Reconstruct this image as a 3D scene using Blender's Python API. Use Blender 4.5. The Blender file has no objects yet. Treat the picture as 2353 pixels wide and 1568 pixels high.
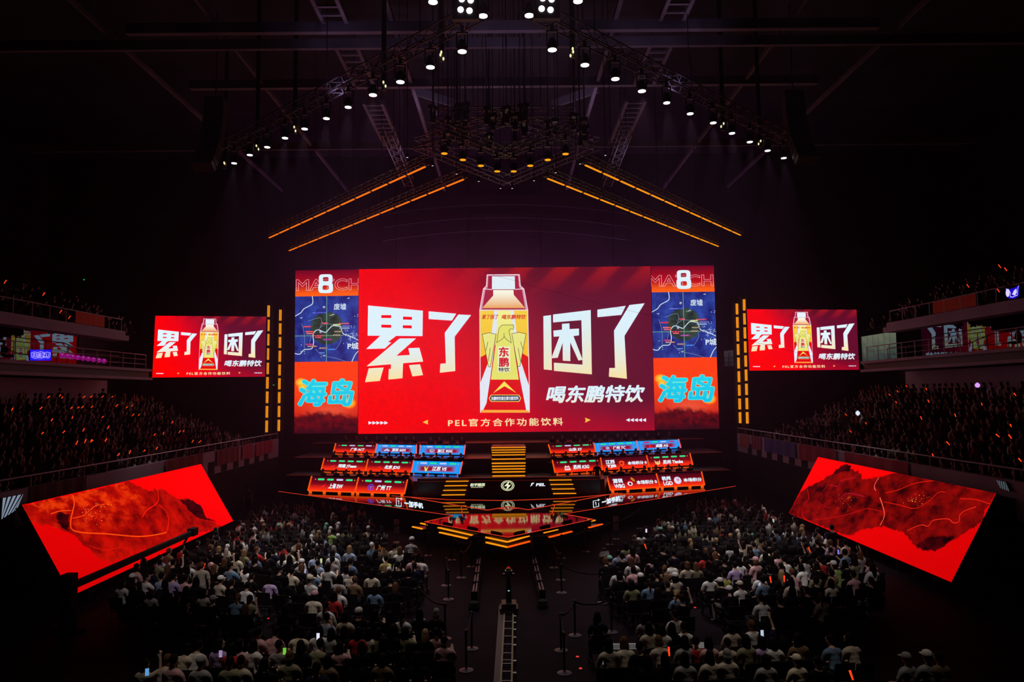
import bpy, bmesh, math, random
from mathutils import Vector, Matrix, noise
from mathutils.geometry import tessellate_polygon

# ------------------------------------------------------------------ camera, world, exposure
SC = bpy.context.scene
COL = SC.collection
F, HY, ROLL, VX, CAMZ = 1655.0, 905.5, 0.01136, 1165.7, 7.2
CX, CY = 1176.5, 784.0
_p, _yaw = math.atan((HY - CY) / F), math.atan((VX - CX) / F)


def _yawed(x, y, z):
    return Vector((x * math.cos(_yaw) - y * math.sin(_yaw), x * math.sin(_yaw) + y * math.cos(_yaw), z))


_c, _s = math.cos(ROLL), math.sin(ROLL)
CAM_R = _yawed(_c, _s * math.sin(_p), -_s * math.cos(_p))
CAM_U = _yawed(_s, -_c * math.sin(_p), _c * math.cos(_p))
CAM_F = _yawed(0, math.cos(_p), math.sin(_p))
CAM_O = Vector((0, 0, CAMZ))
cam_data = bpy.data.cameras.new('camera')
cam_data.sensor_width = 36.0
cam_data.lens = F / 2353.0 * 36.0
cam_data.clip_end = 500
cam = bpy.data.objects.new('camera', cam_data)
COL.objects.link(cam)
m = Matrix.Identity(4)
for i in range(3):
    m[i][0], m[i][1], m[i][2], m[i][3] = CAM_R[i], CAM_U[i], -CAM_F[i], CAM_O[i]
cam.matrix_world = m
SC.camera = cam

world = bpy.data.worlds.new('hall_dark')
world.use_nodes = True
world.node_tree.nodes['Background'].inputs[0].default_value = (0.0, 0.0, 0.0, 1)
world.node_tree.nodes['Background'].inputs[1].default_value = 0.0
SC.world = world
vs = SC.view_settings
SC.display_settings.display_device = 'sRGB'
vs.view_transform = 'Standard'
vs.look = 'None'
vs.exposure = 0.0
vs.gamma = 1.0
vs.use_curve_mapping = False
SC.cycles.max_bounces = 5
SC.cycles.diffuse_bounces = 2
SC.cycles.glossy_bounces = 3
SC.cycles.volume_bounces = 0
SC.cycles.sample_clamp_indirect = 2.0
SC.cycles.use_adaptive_sampling = True
SC.cycles.adaptive_threshold = 0.035
SC.cycles.volume_max_steps = 64
SC.cycles.volume_step_rate = 2.0

NEAR_FILL_W = 1000.0
BLOCK_W = 4000.0      # each unseen spot added for the floor blocks
SPOT_W = 2500.0        # each white roof spot
HAZE = 0.0007        # thin haze everywhere
HAZE_STAGE = 0.018   # smoke gathered over the stage
random.seed(7)
R = random.Random(11)


# unseen violet lamps added behind the screen wall to brighten the black drape
DRAPE_FILL_W = 60.0
for _k in range(7):
    _l = bpy.data.lights.new('drape_fill', 'AREA')
    _l.energy, _l.color, _l.shape, _l.size, _l.size_y = DRAPE_FILL_W, (0.8, 0.22, 0.85), 'RECTANGLE', 4.0, 0.5
    _o = bpy.data.objects.new('drape_fill', _l)
    COL.objects.link(_o)
    _o.location = (-15 + 5 * _k, 61.2, 16.0)
    _o.rotation_euler = (math.radians(180 - 14), 0, 0)

# ------------------------------------------------------------------ surveying: a pixel of the photo to a point of the hall
def ray(px, py):
    return CAM_F + CAM_R * ((px - CX) / F) + CAM_U * (-(py - CY) / F)


def PY(px, py, y):
    r = ray(px, py)
    return CAM_O + r * (y / r.y)


def PZ(px, py, z):
    r = ray(px, py)
    return CAM_O + r * ((z - CAMZ) / r.z)


def PX(px, py, x):
    r = ray(px, py)
    return CAM_O + r * (x / r.x)


def lin(c):
    c = c / 255.0
    return c / 12.92 if c <= 0.04045 else ((c + 0.055) / 1.055) ** 2.4


def rgb(r, g, b):
    return (lin(max(0, r)), lin(max(0, g)), lin(max(0, b)))


def lerp(a, b, t):
    return a + (b - a) * t


def mix3(a, b, t):
    t = max(0.0, min(1.0, t))
    return tuple(a[i] + (b[i] - a[i]) * t for i in range(3))


# ------------------------------------------------------------------ materials
MATS = {}


def mat(name, col, rough=0.6, metal=0.0, spec=0.5):
    if name in MATS:
        return MATS[name]
    mt = bpy.data.materials.new(name)
    mt.use_nodes = True
    b = mt.node_tree.nodes['Principled BSDF']
    b.inputs['Base Color'].default_value = (*col, 1)
    b.inputs['Roughness'].default_value = rough
    b.inputs['Metallic'].default_value = metal
    b.inputs['Specular IOR Level'].default_value = spec
    MATS[name] = mt
    return mt


def noisy(name, c1, c2, scale=3.0, rough=0.6, spec=0.5, bump=0.0):
    if name in MATS:
        return MATS[name]
    mt = mat(name, c1, rough, 0, spec)
    nt = mt.node_tree
    b = nt.nodes['Principled BSDF']
    tc = nt.nodes.new('ShaderNodeTexCoord')
    n = nt.nodes.new('ShaderNodeTexNoise')
    n.inputs['Scale'].default_value = scale
    n.inputs['Detail'].default_value = 4
    r = nt.nodes.new('ShaderNodeValToRGB')
    r.color_ramp.elements[0].color = (*c1, 1)
    r.color_ramp.elements[1].color = (*c2, 1)
    r.color_ramp.elements[0].position, r.color_ramp.elements[1].position = 0.35, 0.65
    nt.links.new(tc.outputs['Object'], n.inputs['Vector'])
    nt.links.new(n.outputs['Fac'], r.inputs['Fac'])
    nt.links.new(r.outputs['Color'], b.inputs['Base Color'])
    if bump:
        bp = nt.nodes.new('ShaderNodeBump')
        bp.inputs['Strength'].default_value = bump
        nt.links.new(n.outputs['Fac'], bp.inputs['Height'])
        nt.links.new(bp.outputs['Normal'], b.inputs['Normal'])
    return mt


def glow(name, col, strength=1.0, sample=False):
    if name in MATS:
        return MATS[name]
    mt = bpy.data.materials.new(name)
    mt.use_nodes = True
    nt = mt.node_tree
    nt.nodes.clear()
    e = nt.nodes.new('ShaderNodeEmission')
    e.inputs[0].default_value = (*col, 1)
    e.inputs[1].default_value = strength
    o = nt.nodes.new('ShaderNodeOutputMaterial')
    nt.links.new(e.outputs[0], o.inputs[0])
    mt.cycles.emission_sampling = 'AUTO' if sample else 'NONE'
    MATS[name] = mt
    return mt


def picture_mat(name, sample, strength=1.0):
    """what an LED wall shows: every point gives off the colour stored on the picture"""
    mt = bpy.data.materials.new(name)
    mt.use_nodes = True
    nt = mt.node_tree
    nt.nodes.clear()
    a = nt.nodes.new('ShaderNodeAttribute')
    a.attribute_name = 'Col'
    e = nt.nodes.new('ShaderNodeEmission')
    e.inputs[1].default_value = strength
    o = nt.nodes.new('ShaderNodeOutputMaterial')
    nt.links.new(a.outputs['Color'], e.inputs[0])
    nt.links.new(e.outputs[0], o.inputs[0])
    mt.cycles.emission_sampling = 'FRONT' if sample else 'NONE'
    return mt


PIC_LIT = picture_mat('led_wall_picture', True, 1.1)
PIC = picture_mat('led_wall_graphic', False, 1.1)


def objcol(name, rough=0.8, spec=0.2):
    """cloth or hair whose dye is the object's own colour"""
    mt = mat(name, (0.5, 0.5, 0.5), rough, 0, spec)
    oi = mt.node_tree.nodes.new('ShaderNodeObjectInfo')
    mt.node_tree.links.new(oi.outputs['Color'], mt.node_tree.nodes['Principled BSDF'].inputs['Base Color'])
    return mt


def vcol(name, rough=0.8):
    mt = mat(name, (0.5, 0.5, 0.5), rough, 0, 0.2)
    a = mt.node_tree.nodes.new('ShaderNodeAttribute')
    a.attribute_name = 'Col'
    mt.node_tree.links.new(a.outputs['Color'], mt.node_tree.nodes['Principled BSDF'].inputs['Base Color'])
    return mt


M_BLACK = mat('black_metal', (0.012, 0.011, 0.012), 0.45)
M_DARK = mat('matt_black', (0.01, 0.009, 0.01), 0.85, 0, 0.2)
M_STEEL = mat('dull_steel', (0.28, 0.26, 0.28), 0.45, 0.6)
M_BEAM = noisy('painted_roof_steel', (0.13, 0.11, 0.13), (0.19, 0.165, 0.19), 0.6, 0.6)
M_TRUSS = mat('black_truss_tube', (0.05, 0.045, 0.05), 0.4, 0.3)
M_FLOOR = noisy('dark_hall_floor', (0.006, 0.0030, 0.0052), (0.009, 0.0048, 0.0080), 0.9, 0.75, 0.04)
M_DECK = noisy('gloss_stage_floor', (0.006, 0.005, 0.006), (0.010, 0.008, 0.009), 0.4, 0.035, 0.6)
M_FASCIA = mat('stage_front_panel', (0.014, 0.010, 0.012), 0.25)
M_WALL = noisy('bowl_wall_magenta_lit', (0.28, 0.22, 0.31), (0.33, 0.27, 0.36), 0.5, 0.7)  # magenta hall light is mixed into this wall colour
M_RAKE = mat('stand_concrete', (0.04, 0.035, 0.04), 0.9)
M_BACK = noisy('black_drape', (0.015, 0.012, 0.016), (0.03, 0.024, 0.03), 0.3, 0.9)
M_GLASSW = mat('tinted_mirror_glass', (0.07, 0.10, 0.125), 0.02, 1.0)
M_SKIN = objcol('skin', 0.55, 0.3)
M_CLOTH = objcol('cloth', 0.9, 0.03)
M_HAIR = objcol('hair_strands', 0.6, 0.06)
M_CROWD = vcol('crowd_clothes')
E_ORANGE = glow('orange_led', rgb(255, 150, 20), 1.0)
E_ORANGE2 = glow('deep_orange_led', rgb(255, 88, 12), 1.0)
E_REDLINE = glow('red_edge_led', rgb(215, 56, 30), 1.0)
E_DIMRED = glow('dim_red_edge_led', rgb(95, 18, 14), 1.0)
E_WHITE = glow('white_lamp', (1.0, 0.97, 1.0), 2.0)
E_WARM = glow('warm_lamp', (1.0, 0.9, 0.5), 1.0)
E_AMBER = glow('amber_lamp', rgb(255, 165, 25), 1.0)
E_STICK = glow('glow_stick_red', rgb(255, 62, 20), 1.2)
E_TEXT = glow('white_led_text', rgb(235, 240, 255), 1.0)
E_BLUE = glow('blue_led', rgb(40, 130, 255), 1.0)


# ------------------------------------------------------------------ object helpers
def tag(o, label=None, cat=None, group=None, kind=None):
    if label:
        o['label'] = label
    if cat:
        o['category'] = cat
    if group:
        o['group'] = group
    if kind:
        o['kind'] = kind
    return o


def thing(name, label, cat, loc=(0, 0, 0), rz=0.0, group=None, kind=None):
    o = bpy.data.objects.new(name, None)
    o.empty_display_size = 0.2
    COL.objects.link(o)
    o.location = loc
    o.rotation_euler = (0, 0, rz)
    return tag(o, label, cat, group, kind)


class MB:
    """collects boxes, bars, tubes and prisms into ONE mesh"""

    def __init__(self):
        self.v, self.f = [], []

    def add(self, vs_, fs_):
        n = len(self.v)
        self.v += [tuple(x) for x in vs_]
        self.f += [tuple(i + n for i in f) for f in fs_]
        return self

    def box(self, x0, x1, y0, y1, z0, z1):
        v = [(x, y, z) for z in (z0, z1) for y in (y0, y1) for x in (x0, x1)]
        return self.add(v, [(0, 2, 3, 1), (4, 5, 7, 6), (0, 1, 5, 4), (2, 6, 7, 3), (0, 4, 6, 2), (1, 3, 7, 5)])

    def bar(self, a, b, w, h=None, up=(0, 0, 1)):
        """a square bar from a to b"""
        a, b = Vector(a), Vector(b)
        h = h or w
        d = (b - a).normalized()
        u = Vector(up)
        s = d.cross(u)
        if s.length < 1e-4:
            s = d.cross(Vector((1, 0, 0)))
        s.normalize()
        u = s.cross(d).normalized()
        v = [p + s * (i * w / 2) + u * (j * h / 2) for p in (a, b) for i, j in ((-1, -1), (1, -1), (1, 1), (-1, 1))]
        return self.add(v, [(3, 2, 1, 0), (4, 5, 6, 7), (0, 1, 5, 4), (1, 2, 6, 5), (2, 3, 7, 6), (3, 0, 4, 7)])

    def tube(self, pts, r, n=8, cap=True):
        pts = [Vector(p) for p in pts]
        rr = r if isinstance(r, (list, tuple)) else [r] * len(pts)
        rings = []
        for k, p in enumerate(pts):
            d = (pts[min(k + 1, len(pts) - 1)] - pts[max(k - 1, 0)]).normalized()
            a = d.orthogonal().normalized() if abs(d.z) > 0.9 else d.cross(Vector((0, 0, 1))).normalized()
            b = d.cross(a)
            rings.append([p + a * (math.cos(t * 2 * math.pi / n) * rr[k]) + b * (math.sin(t * 2 * math.pi / n) * rr[k]) for t in range(n)])
        v = [q for ring in rings for q in ring]
        f = [(k * n + t, k * n + (t + 1) % n, (k + 1) * n + (t + 1) % n, (k + 1) * n + t) for k in range(len(pts) - 1) for t in range(n)]
        if cap:
            f += [tuple(range(n - 1, -1, -1)), tuple((len(pts) - 1) * n + t for t in range(n))]
        return self.add(v, f)

    def lathe(self, prof, c=(0, 0, 0), n=16):
        """prof: (radius, z) pairs"""
        c = Vector(c)
        v = [c + Vector((r * math.cos(t * 2 * math.pi / n), r * math.sin(t * 2 * math.pi / n), z)) for r, z in prof for t in range(n)]
        f = [(k * n + t, k * n + (t + 1) % n, (k + 1) * n + (t + 1) % n, (k + 1) * n + t) for k in range(len(prof) - 1) for t in range(n)]
        f += [tuple(range(n - 1, -1, -1)), tuple((len(prof) - 1) * n + t for t in range(n))]
        return self.add(v, f)

    def prism(self, poly, z0, z1):
        n = len(poly)
        v = [(p[0], p[1], z0) for p in poly] + [(p[0], p[1], z1) for p in poly]
        f = [tuple(range(n - 1, -1, -1)), tuple(range(n, 2 * n))] + [(i, (i + 1) % n, n + (i + 1) % n, n + i) for i in range(n)]
        return self.add(v, f)

    def quad(self, a, b, c, d):
        return self.add([a, b, c, d], [(0, 1, 2, 3)])

    def build(self, name, mt, parent=None, smooth=False):
        me = bpy.data.meshes.new(name)
        me.from_pydata(self.v, [], self.f)
        me.update()
        if smooth:
            me.polygons.foreach_set('use_smooth', [True] * len(me.polygons))
        me.materials.append(mt)
        o = bpy.data.objects.new(name, me)
        COL.objects.link(o)
        if parent is not None:
            o.parent = parent
        return o


def part_world(mb, name, mt, parent, smooth=False):
    """build from world coordinates under a moved parent"""
    inv = (Matrix.Translation(parent.location) @ parent.rotation_euler.to_matrix().to_4x4()).inverted()
    mb.v = [tuple(inv @ Vector(v)) for v in mb.v]
    return mb.build(name, mt, parent, smooth)


def struct(name, mb, mt):
    return tag(mb.build(name, mt), kind='structure')


KIDS = {}


def copy_tree(o, kids):
    c = o.copy()
    COL.objects.link(c)
    out = []
    for ch in kids:
        d = ch.copy()
        d.parent = c
        COL.objects.link(d)
        out.append(d)
    return c, out


# ------------------------------------------------------------------ pictures on LED walls
_TXT = {}


def text_mesh(s, off=0.0, shear=0.0, space=1.0, outline=0.0):
    """flat lettering scaled to the unit square"""
    off = 0.0
    key = (s, off, shear, space, outline)
    if key in _TXT:
        return _TXT[key]
    c = bpy.data.curves.new('lettering', 'FONT')
    c.body = s
    c.shear = shear
    c.space_character = space
    c.resolution_u = 3 if not outline else 8
    if outline:
        c.fill_mode = 'NONE'
        c.offset = .012
        c.bevel_depth = outline
        c.bevel_resolution = 0
    else:
        c.offset = off
    o = bpy.data.objects.new('lettering', c)
    COL.objects.link(o)
    bpy.context.view_layer.update()
    me = bpy.data.meshes.new_from_object(o.evaluated_get(bpy.context.evaluated_depsgraph_get()))
    v = [tuple(x.co) for x in me.vertices]
    f = [tuple(p.vertices) for p in me.polygons]
    bpy.data.objects.remove(o)
    bpy.data.curves.remove(c)
    bpy.data.meshes.remove(me)
    x0, x1 = min(p[0] for p in v), max(p[0] for p in v)
    y0, y1 = min(p[1] for p in v), max(p[1] for p in v)
    v = [((p[0] - x0) / (x1 - x0), (p[1] - y0) / (y1 - y0)) for p in v]
    _TXT[key] = (v, f, (x1 - x0) / (y1 - y0))
    return _TXT[key]


def homography(src, dst):
    import numpy as np
    A = []
    for (x, y), (u, v) in zip(src, dst):
        A.append([x, y, 1, 0, 0, 0, -u * x, -u * y, -u])
        A.append([0, 0, 0, x, y, 1, -v * x, -v * y, -v])
    h = np.linalg.svd(np.array(A, float))[2][-1].reshape(3, 3)

    def f(x, y):
        q = h @ np.array([x, y, 1.0])
        return (float(q[0] / q[2]), float(q[1] / q[2]))
    return f


class Picture:
    """flat coloured shapes laid over each other on a plane of W x H units, y down; corners in space TL TR BR BL"""

    def __init__(self, W, H):
        self.W, self.H = W, H
        self.v, self.f, self.c = [], [], []
        self.layer = 0

    def _add(self, pts, faces, col):
        n = len(self.v)
        for p in pts:
            self.v.append((p[0], p[1], self.layer))
            self.c.append(col(p[0], p[1]) if callable(col) else col)
        self.f += [tuple(i + n for i in f) for f in faces]

    def up(self):
        self.layer += 1
        return self

    def poly(self, loops, col):
        if not isinstance(loops[0][0], (tuple, list)):
            loops = [loops]
        vl = [[Vector((p[0], p[1], 0)) for p in lp] for lp in loops]
        tris = tessellate_polygon(vl)
        self._add([p for lp in loops for p in lp], [tuple(t) for t in tris], col)

    def rect(self, x0, y0, x1, y1, col):
        self._add([(x0, y0), (x1, y0), (x1, y1), (x0, y1)], [(0, 1, 2, 3)], col)

    def pill(self, x0, y0, x1, y1, col, n=6):
        r, cy = (y1 - y0) / 2, (y0 + y1) / 2
        rx = min(r * 1.2, (x1 - x0) / 2)
        pts = [(x1 - rx + rx * math.sin(a), cy - r * math.cos(a)) for a in [math.pi * i / n for i in range(n + 1)]]
        pts += [(x0 + rx - rx * math.sin(a), cy + r * math.cos(a)) for a in [math.pi * i / n for i in range(n + 1)]]
        self.poly(pts, col)

    def disc(self, cx, cy, rx, ry, col, n=28, inner=0.0):
        o = [(cx + rx * math.cos(t * 2 * math.pi / n), cy + ry * math.sin(t * 2 * math.pi / n)) for t in range(n)]
        if not inner:
            self._add(o, [tuple(range(n))], col)
        else:
            i_ = [(cx + rx * inner * math.cos(t * 2 * math.pi / n), cy + ry * inner * math.sin(t * 2 * math.pi / n)) for t in range(n)]
            self._add(o + i_, [(t, (t + 1) % n, n + (t + 1) % n, n + t) for t in range(n)], col)

    def squircle(self, cx, cy, rx, ry, col, inner=0.0, n=40, e=.5):
        def ring(k):
            return [(cx + rx * k * math.copysign(abs(math.cos(t * 2 * math.pi / n)) ** e, math.cos(t * 2 * math.pi / n)), cy + ry * k * math.copysign(abs(math.sin(t * 2 * math.pi / n)) ** e, math.sin(t * 2 * math.pi / n))) for t in range(n)]
        self._add(ring(1) + ring(inner), [(t, (t + 1) % n, n + (t + 1) % n, n + t) for t in range(n)], col)

    def curve(self, pts, w, col, k=5):
        q = [pts[0]] + list(pts) + [pts[-1]]
        out_ = []
        for a, b, c, d in zip(q, q[1:], q[2:], q[3:]):
            for i in range(k):
                t = i / k
                out_.append(tuple(.5 * (2 * b[j] + (c[j] - a[j]) * t + (2 * a[j] - 5 * b[j] + 4 * c[j] - d[j]) * t * t + (3 * b[j] - a[j] - 3 * c[j] + d[j]) * t ** 3) for j in (0, 1)))
        self.stroke(out_ + [pts[-1]], w, col)

    def stroke(self, pts, w, col):
        for a, b in zip(pts, pts[1:]):
            d = Vector((b[0] - a[0], b[1] - a[1]))
            if d.length < 1e-6:
                continue
            d.normalize()
            n = Vector((-d.y, d.x)) * (w / 2)
            e = d * (w * 0.3)
            self._add([(a[0] - e.x + n.x, a[1] - e.y + n.y), (a[0] - e.x - n.x, a[1] - e.y - n.y), (b[0] + e.x - n.x, b[1] + e.y - n.y), (b[0] + e.x + n.x, b[1] + e.y + n.y)], [(0, 1, 2, 3)], col)

    def text(self, s, x0, y0, x1, y1, col, off=0.0, shear=0.0, space=1.0, outline=0.0, skew=0.0):
        v, f, asp = text_mesh(s, 0.0, shear, space, outline)
        # heavier strokes: the letters laid over themselves, shifted a little each way
        bx, by = off / asp * 1.15, off * 1.0
        w, h = (x1 - x0) * (1 - 2 * bx), (y0 - y1) * (1 - 2 * by)
        for sx, sy in ([(0, 0)] if not off else [(-1, 0), (1, 0), (0, -1), (0, 1), (-.7, .7), (.7, -.7), (.7, .7), (-.7, -.7)]):
            self._add([(x0 + (bx + bx * sx) * (x1 - x0) + p[0] * w, y1 + (by + by * sy) * (y0 - y1) + p[1] * h + skew * p[0]) for p in v], f, col)

    def grid(self, x0, y0, x1, y1, nx, ny, col):
        pts = [(lerp(x0, x1, i / nx), lerp(y0, y1, j / ny)) for j in range(ny + 1) for i in range(nx + 1)]
        self._add(pts, [(j * (nx + 1) + i, j * (nx + 1) + i + 1, (j + 1) * (nx + 1) + i + 1, (j + 1) * (nx + 1) + i) for j in range(ny) for i in range(nx)], col)

    def build(self, name, corners, parent=None, mt=None, step=0.012, base=0.012, crop=True):
        TL, TR, BR, BL = [Vector(c) for c in corners]
        N = (TR - TL).cross(TL - BL).normalized() * -1
        if N.dot(CAM_O - (TL + BR) / 2) < 0:
            N = -N
        vs_ = []
        for x, y, k in self.v:
            u, w = x / self.W, y / self.H
            if crop:
                u, w = max(0, min(1, u)), max(0, min(1, w))
            p = (TL * (1 - u) + TR * u) * (1 - w) + (BL * (1 - u) + BR * u) * w
            vs_.append(p + N * (base + step * k))
        if parent is not None:
            inv = (Matrix.Translation(parent.location) @ parent.rotation_euler.to_matrix().to_4x4()).inverted()
            vs_ = [inv @ p for p in vs_]
            N = inv.to_3x3() @ N
        me = bpy.data.meshes.new(name)
        me.from_pydata([tuple(p) for p in vs_], [], self.f)
        me.update()
        flip = [p.index for p in me.polygons if p.normal.dot(N) < 0]
        if flip:
            bm = bmesh.new()
            bm.from_mesh(me)
            bm.faces.ensure_lookup_table()
            bmesh.ops.reverse_faces(bm, faces=[bm.faces[i] for i in flip])
            bm.to_mesh(me)
            bm.free()
        at = me.attributes.new('Col', 'FLOAT_COLOR', 'POINT')
        flat = []
        for c in self.c:
            flat += [c[0], c[1], c[2], 1.0]
        at.data.foreach_set('color', flat)
        me.materials.append(mt or PIC)
        o = bpy.data.objects.new(name, me)
        COL.objects.link(o)
        if parent is not None:
            o.parent = parent
        return o


WHT = rgb(222, 238, 255)


def cream(y0, y1):
    return lambda x, y: mix3(rgb(222, 238, 255), rgb(250, 222, 160), (y - lerp(y0, y1, .55)) / (.45 * (y1 - y0)))


# ---- the drink advertisement, traced in a 670 x 378 space
MAIN_PX = [(825, 619), (1495, 612), (1504, 989), (823, 998)]
HM = homography(MAIN_PX, [(0, 0), (670, 0), (670, 378), (0, 378)])


def c5(pts):
    return [HM(660 + x / 3.7333, 590 + y / 3.7333) for x, y in pts]


def c6(pts):
    return [HM(1160 + x / 3.7333, 590 + y / 3.7333) for x, y in pts]


def cb(pts):
    return [HM(1000 + x / 4.481, 610 + y / 4.481) for x, y in pts]


def ad_color(x, y):
    u, v = x / 670, y / 378
    k = u * 1.15 - (v - .5) * .35
    if k < .32:
        c = mix3(rgb(255, 0, 0), rgb(240, 0, 14), k / .32)
    elif k < .62:
        c = mix3(rgb(240, 0, 14), rgb(165, 4, 38), (k - .32) / .3)
    else:
        c = mix3(rgb(165, 4, 38), rgb(98, 10, 42), (k - .62) / .25)
    if v > .82:
        c = mix3(c, rgb(195, 2, 32), (v - .82) / .3 * min(1, max(0, (u - .5) * 3)))
    w = max(0.0, 1 - v / .17) * min(1, max(0, (u - .12) * 2.2))
    st = math.sin((u * 1.0 + v * .55) * 42)
    return mix3(c, rgb(96, 10, 30) if st > 0 else rgb(170, 22, 26), w * .75)


def ad_panel():
    p = Picture(670, 378)
    p.grid(0, 0, 670, 378, 90, 52, ad_color)
    return p


def ad_slogan(which):
    p = Picture(670, 378)
    g = cream(80, 260)
    p.layer = 1
    if which == 2:
        a, b = c6([(352, 1108), (1205, 1248)])
        p.text('喝东鹏特饮', a[0], a[1], b[0], b[1], cream(a[1] - 10, b[1] + 14), 0.03, 0.22)
        return p
    lei = [[(695, 420), (1165, 465), (1162, 683), (690, 680)], [(808, 503), (893, 503), (893, 528), (808, 528)], [(995, 515), (1072, 519), (1072, 543), (995, 541)], [(808, 585), (893, 587), (893, 612), (808, 610)], [(993, 590), (1070, 592), (1070, 617), (993, 615)]]
    if which == 0:
        p.poly([c5(l) for l in lei], g)
    for s in () if which else ([(800, 680), (935, 682), (865, 735), (895, 738), (838, 790), (676, 795)],
              [(965, 703), (1107, 703), (938, 852), (1052, 845), (1040, 787), (1135, 783), (1168, 902), (680, 943)],
              [(890, 922), (995, 915), (990, 1045), (868, 1057), (872, 965), (890, 965)],
              [(700, 960), (828, 953), (795, 1068), (667, 1080)], [(1045, 932), (1140, 925), (1167, 1018), (1075, 1030)],
              [(1215, 470), (1452, 490), (1415, 550), (1215, 537)],
              [(1470, 497), (1580, 502), (1438, 688), (1443, 983), (1310, 998), (1315, 920), (1362, 917), (1353, 655)]):
        p.poly(c5(s), g)
    for s in () if not which else ([(332, 510), (398, 502), (405, 975), (335, 968)],
              [(415, 497), (738, 458), (747, 1010), (422, 980), (422, 910), (667, 927), (658, 545), (415, 565)],
              [(492, 577), (555, 572), (557, 622), (637, 617), (638, 675), (590, 682), (668, 885), (632, 892), (562, 735), (563, 897), (498, 893), (497, 740), (455, 868), (405, 872), (405, 858), (470, 685), (420, 688), (418, 635), (492, 627)],
              [(795, 455), (1038, 422), (1000, 500), (795, 520)],
              [(1070, 415), (1200, 400), (1027, 680), (1047, 1048), (892, 1030), (897, 955), (945, 955), (937, 635)]):
        p.poly(c6(s), g)
    return p


def ad_caption():
    p = Picture(670, 378)
    p.layer = 1
    a = c5([(1380, 1393)])[0]
    b = c6([(500, 1445)])[0]
    p.text('PEL官方合作功能饮料', a[0], a[1], b[0], b[1] + 1, rgb(245, 220, 165), 0.02, 0, 1.32)
    for k in range(5):
        p.poly(c5([(697 + 34 * k, 1413), (730 + 34 * k, 1428), (697 + 34 * k, 1444)]), WHT)
        p.poly(c6([(1070 + 35 * k, 1385), (1037 + 35 * k, 1401), (1070 + 35 * k, 1417)]), WHT)
    p.poly(c5([(1160, 1423), (1210, 1400), (1206, 1420), (1210, 1442)]), rgb(240, 190, 70))
    p.poly(c6([(738, 1401), (686, 1380), (694, 1402), (686, 1425)]), rgb(240, 190, 70))
    return p


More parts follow.
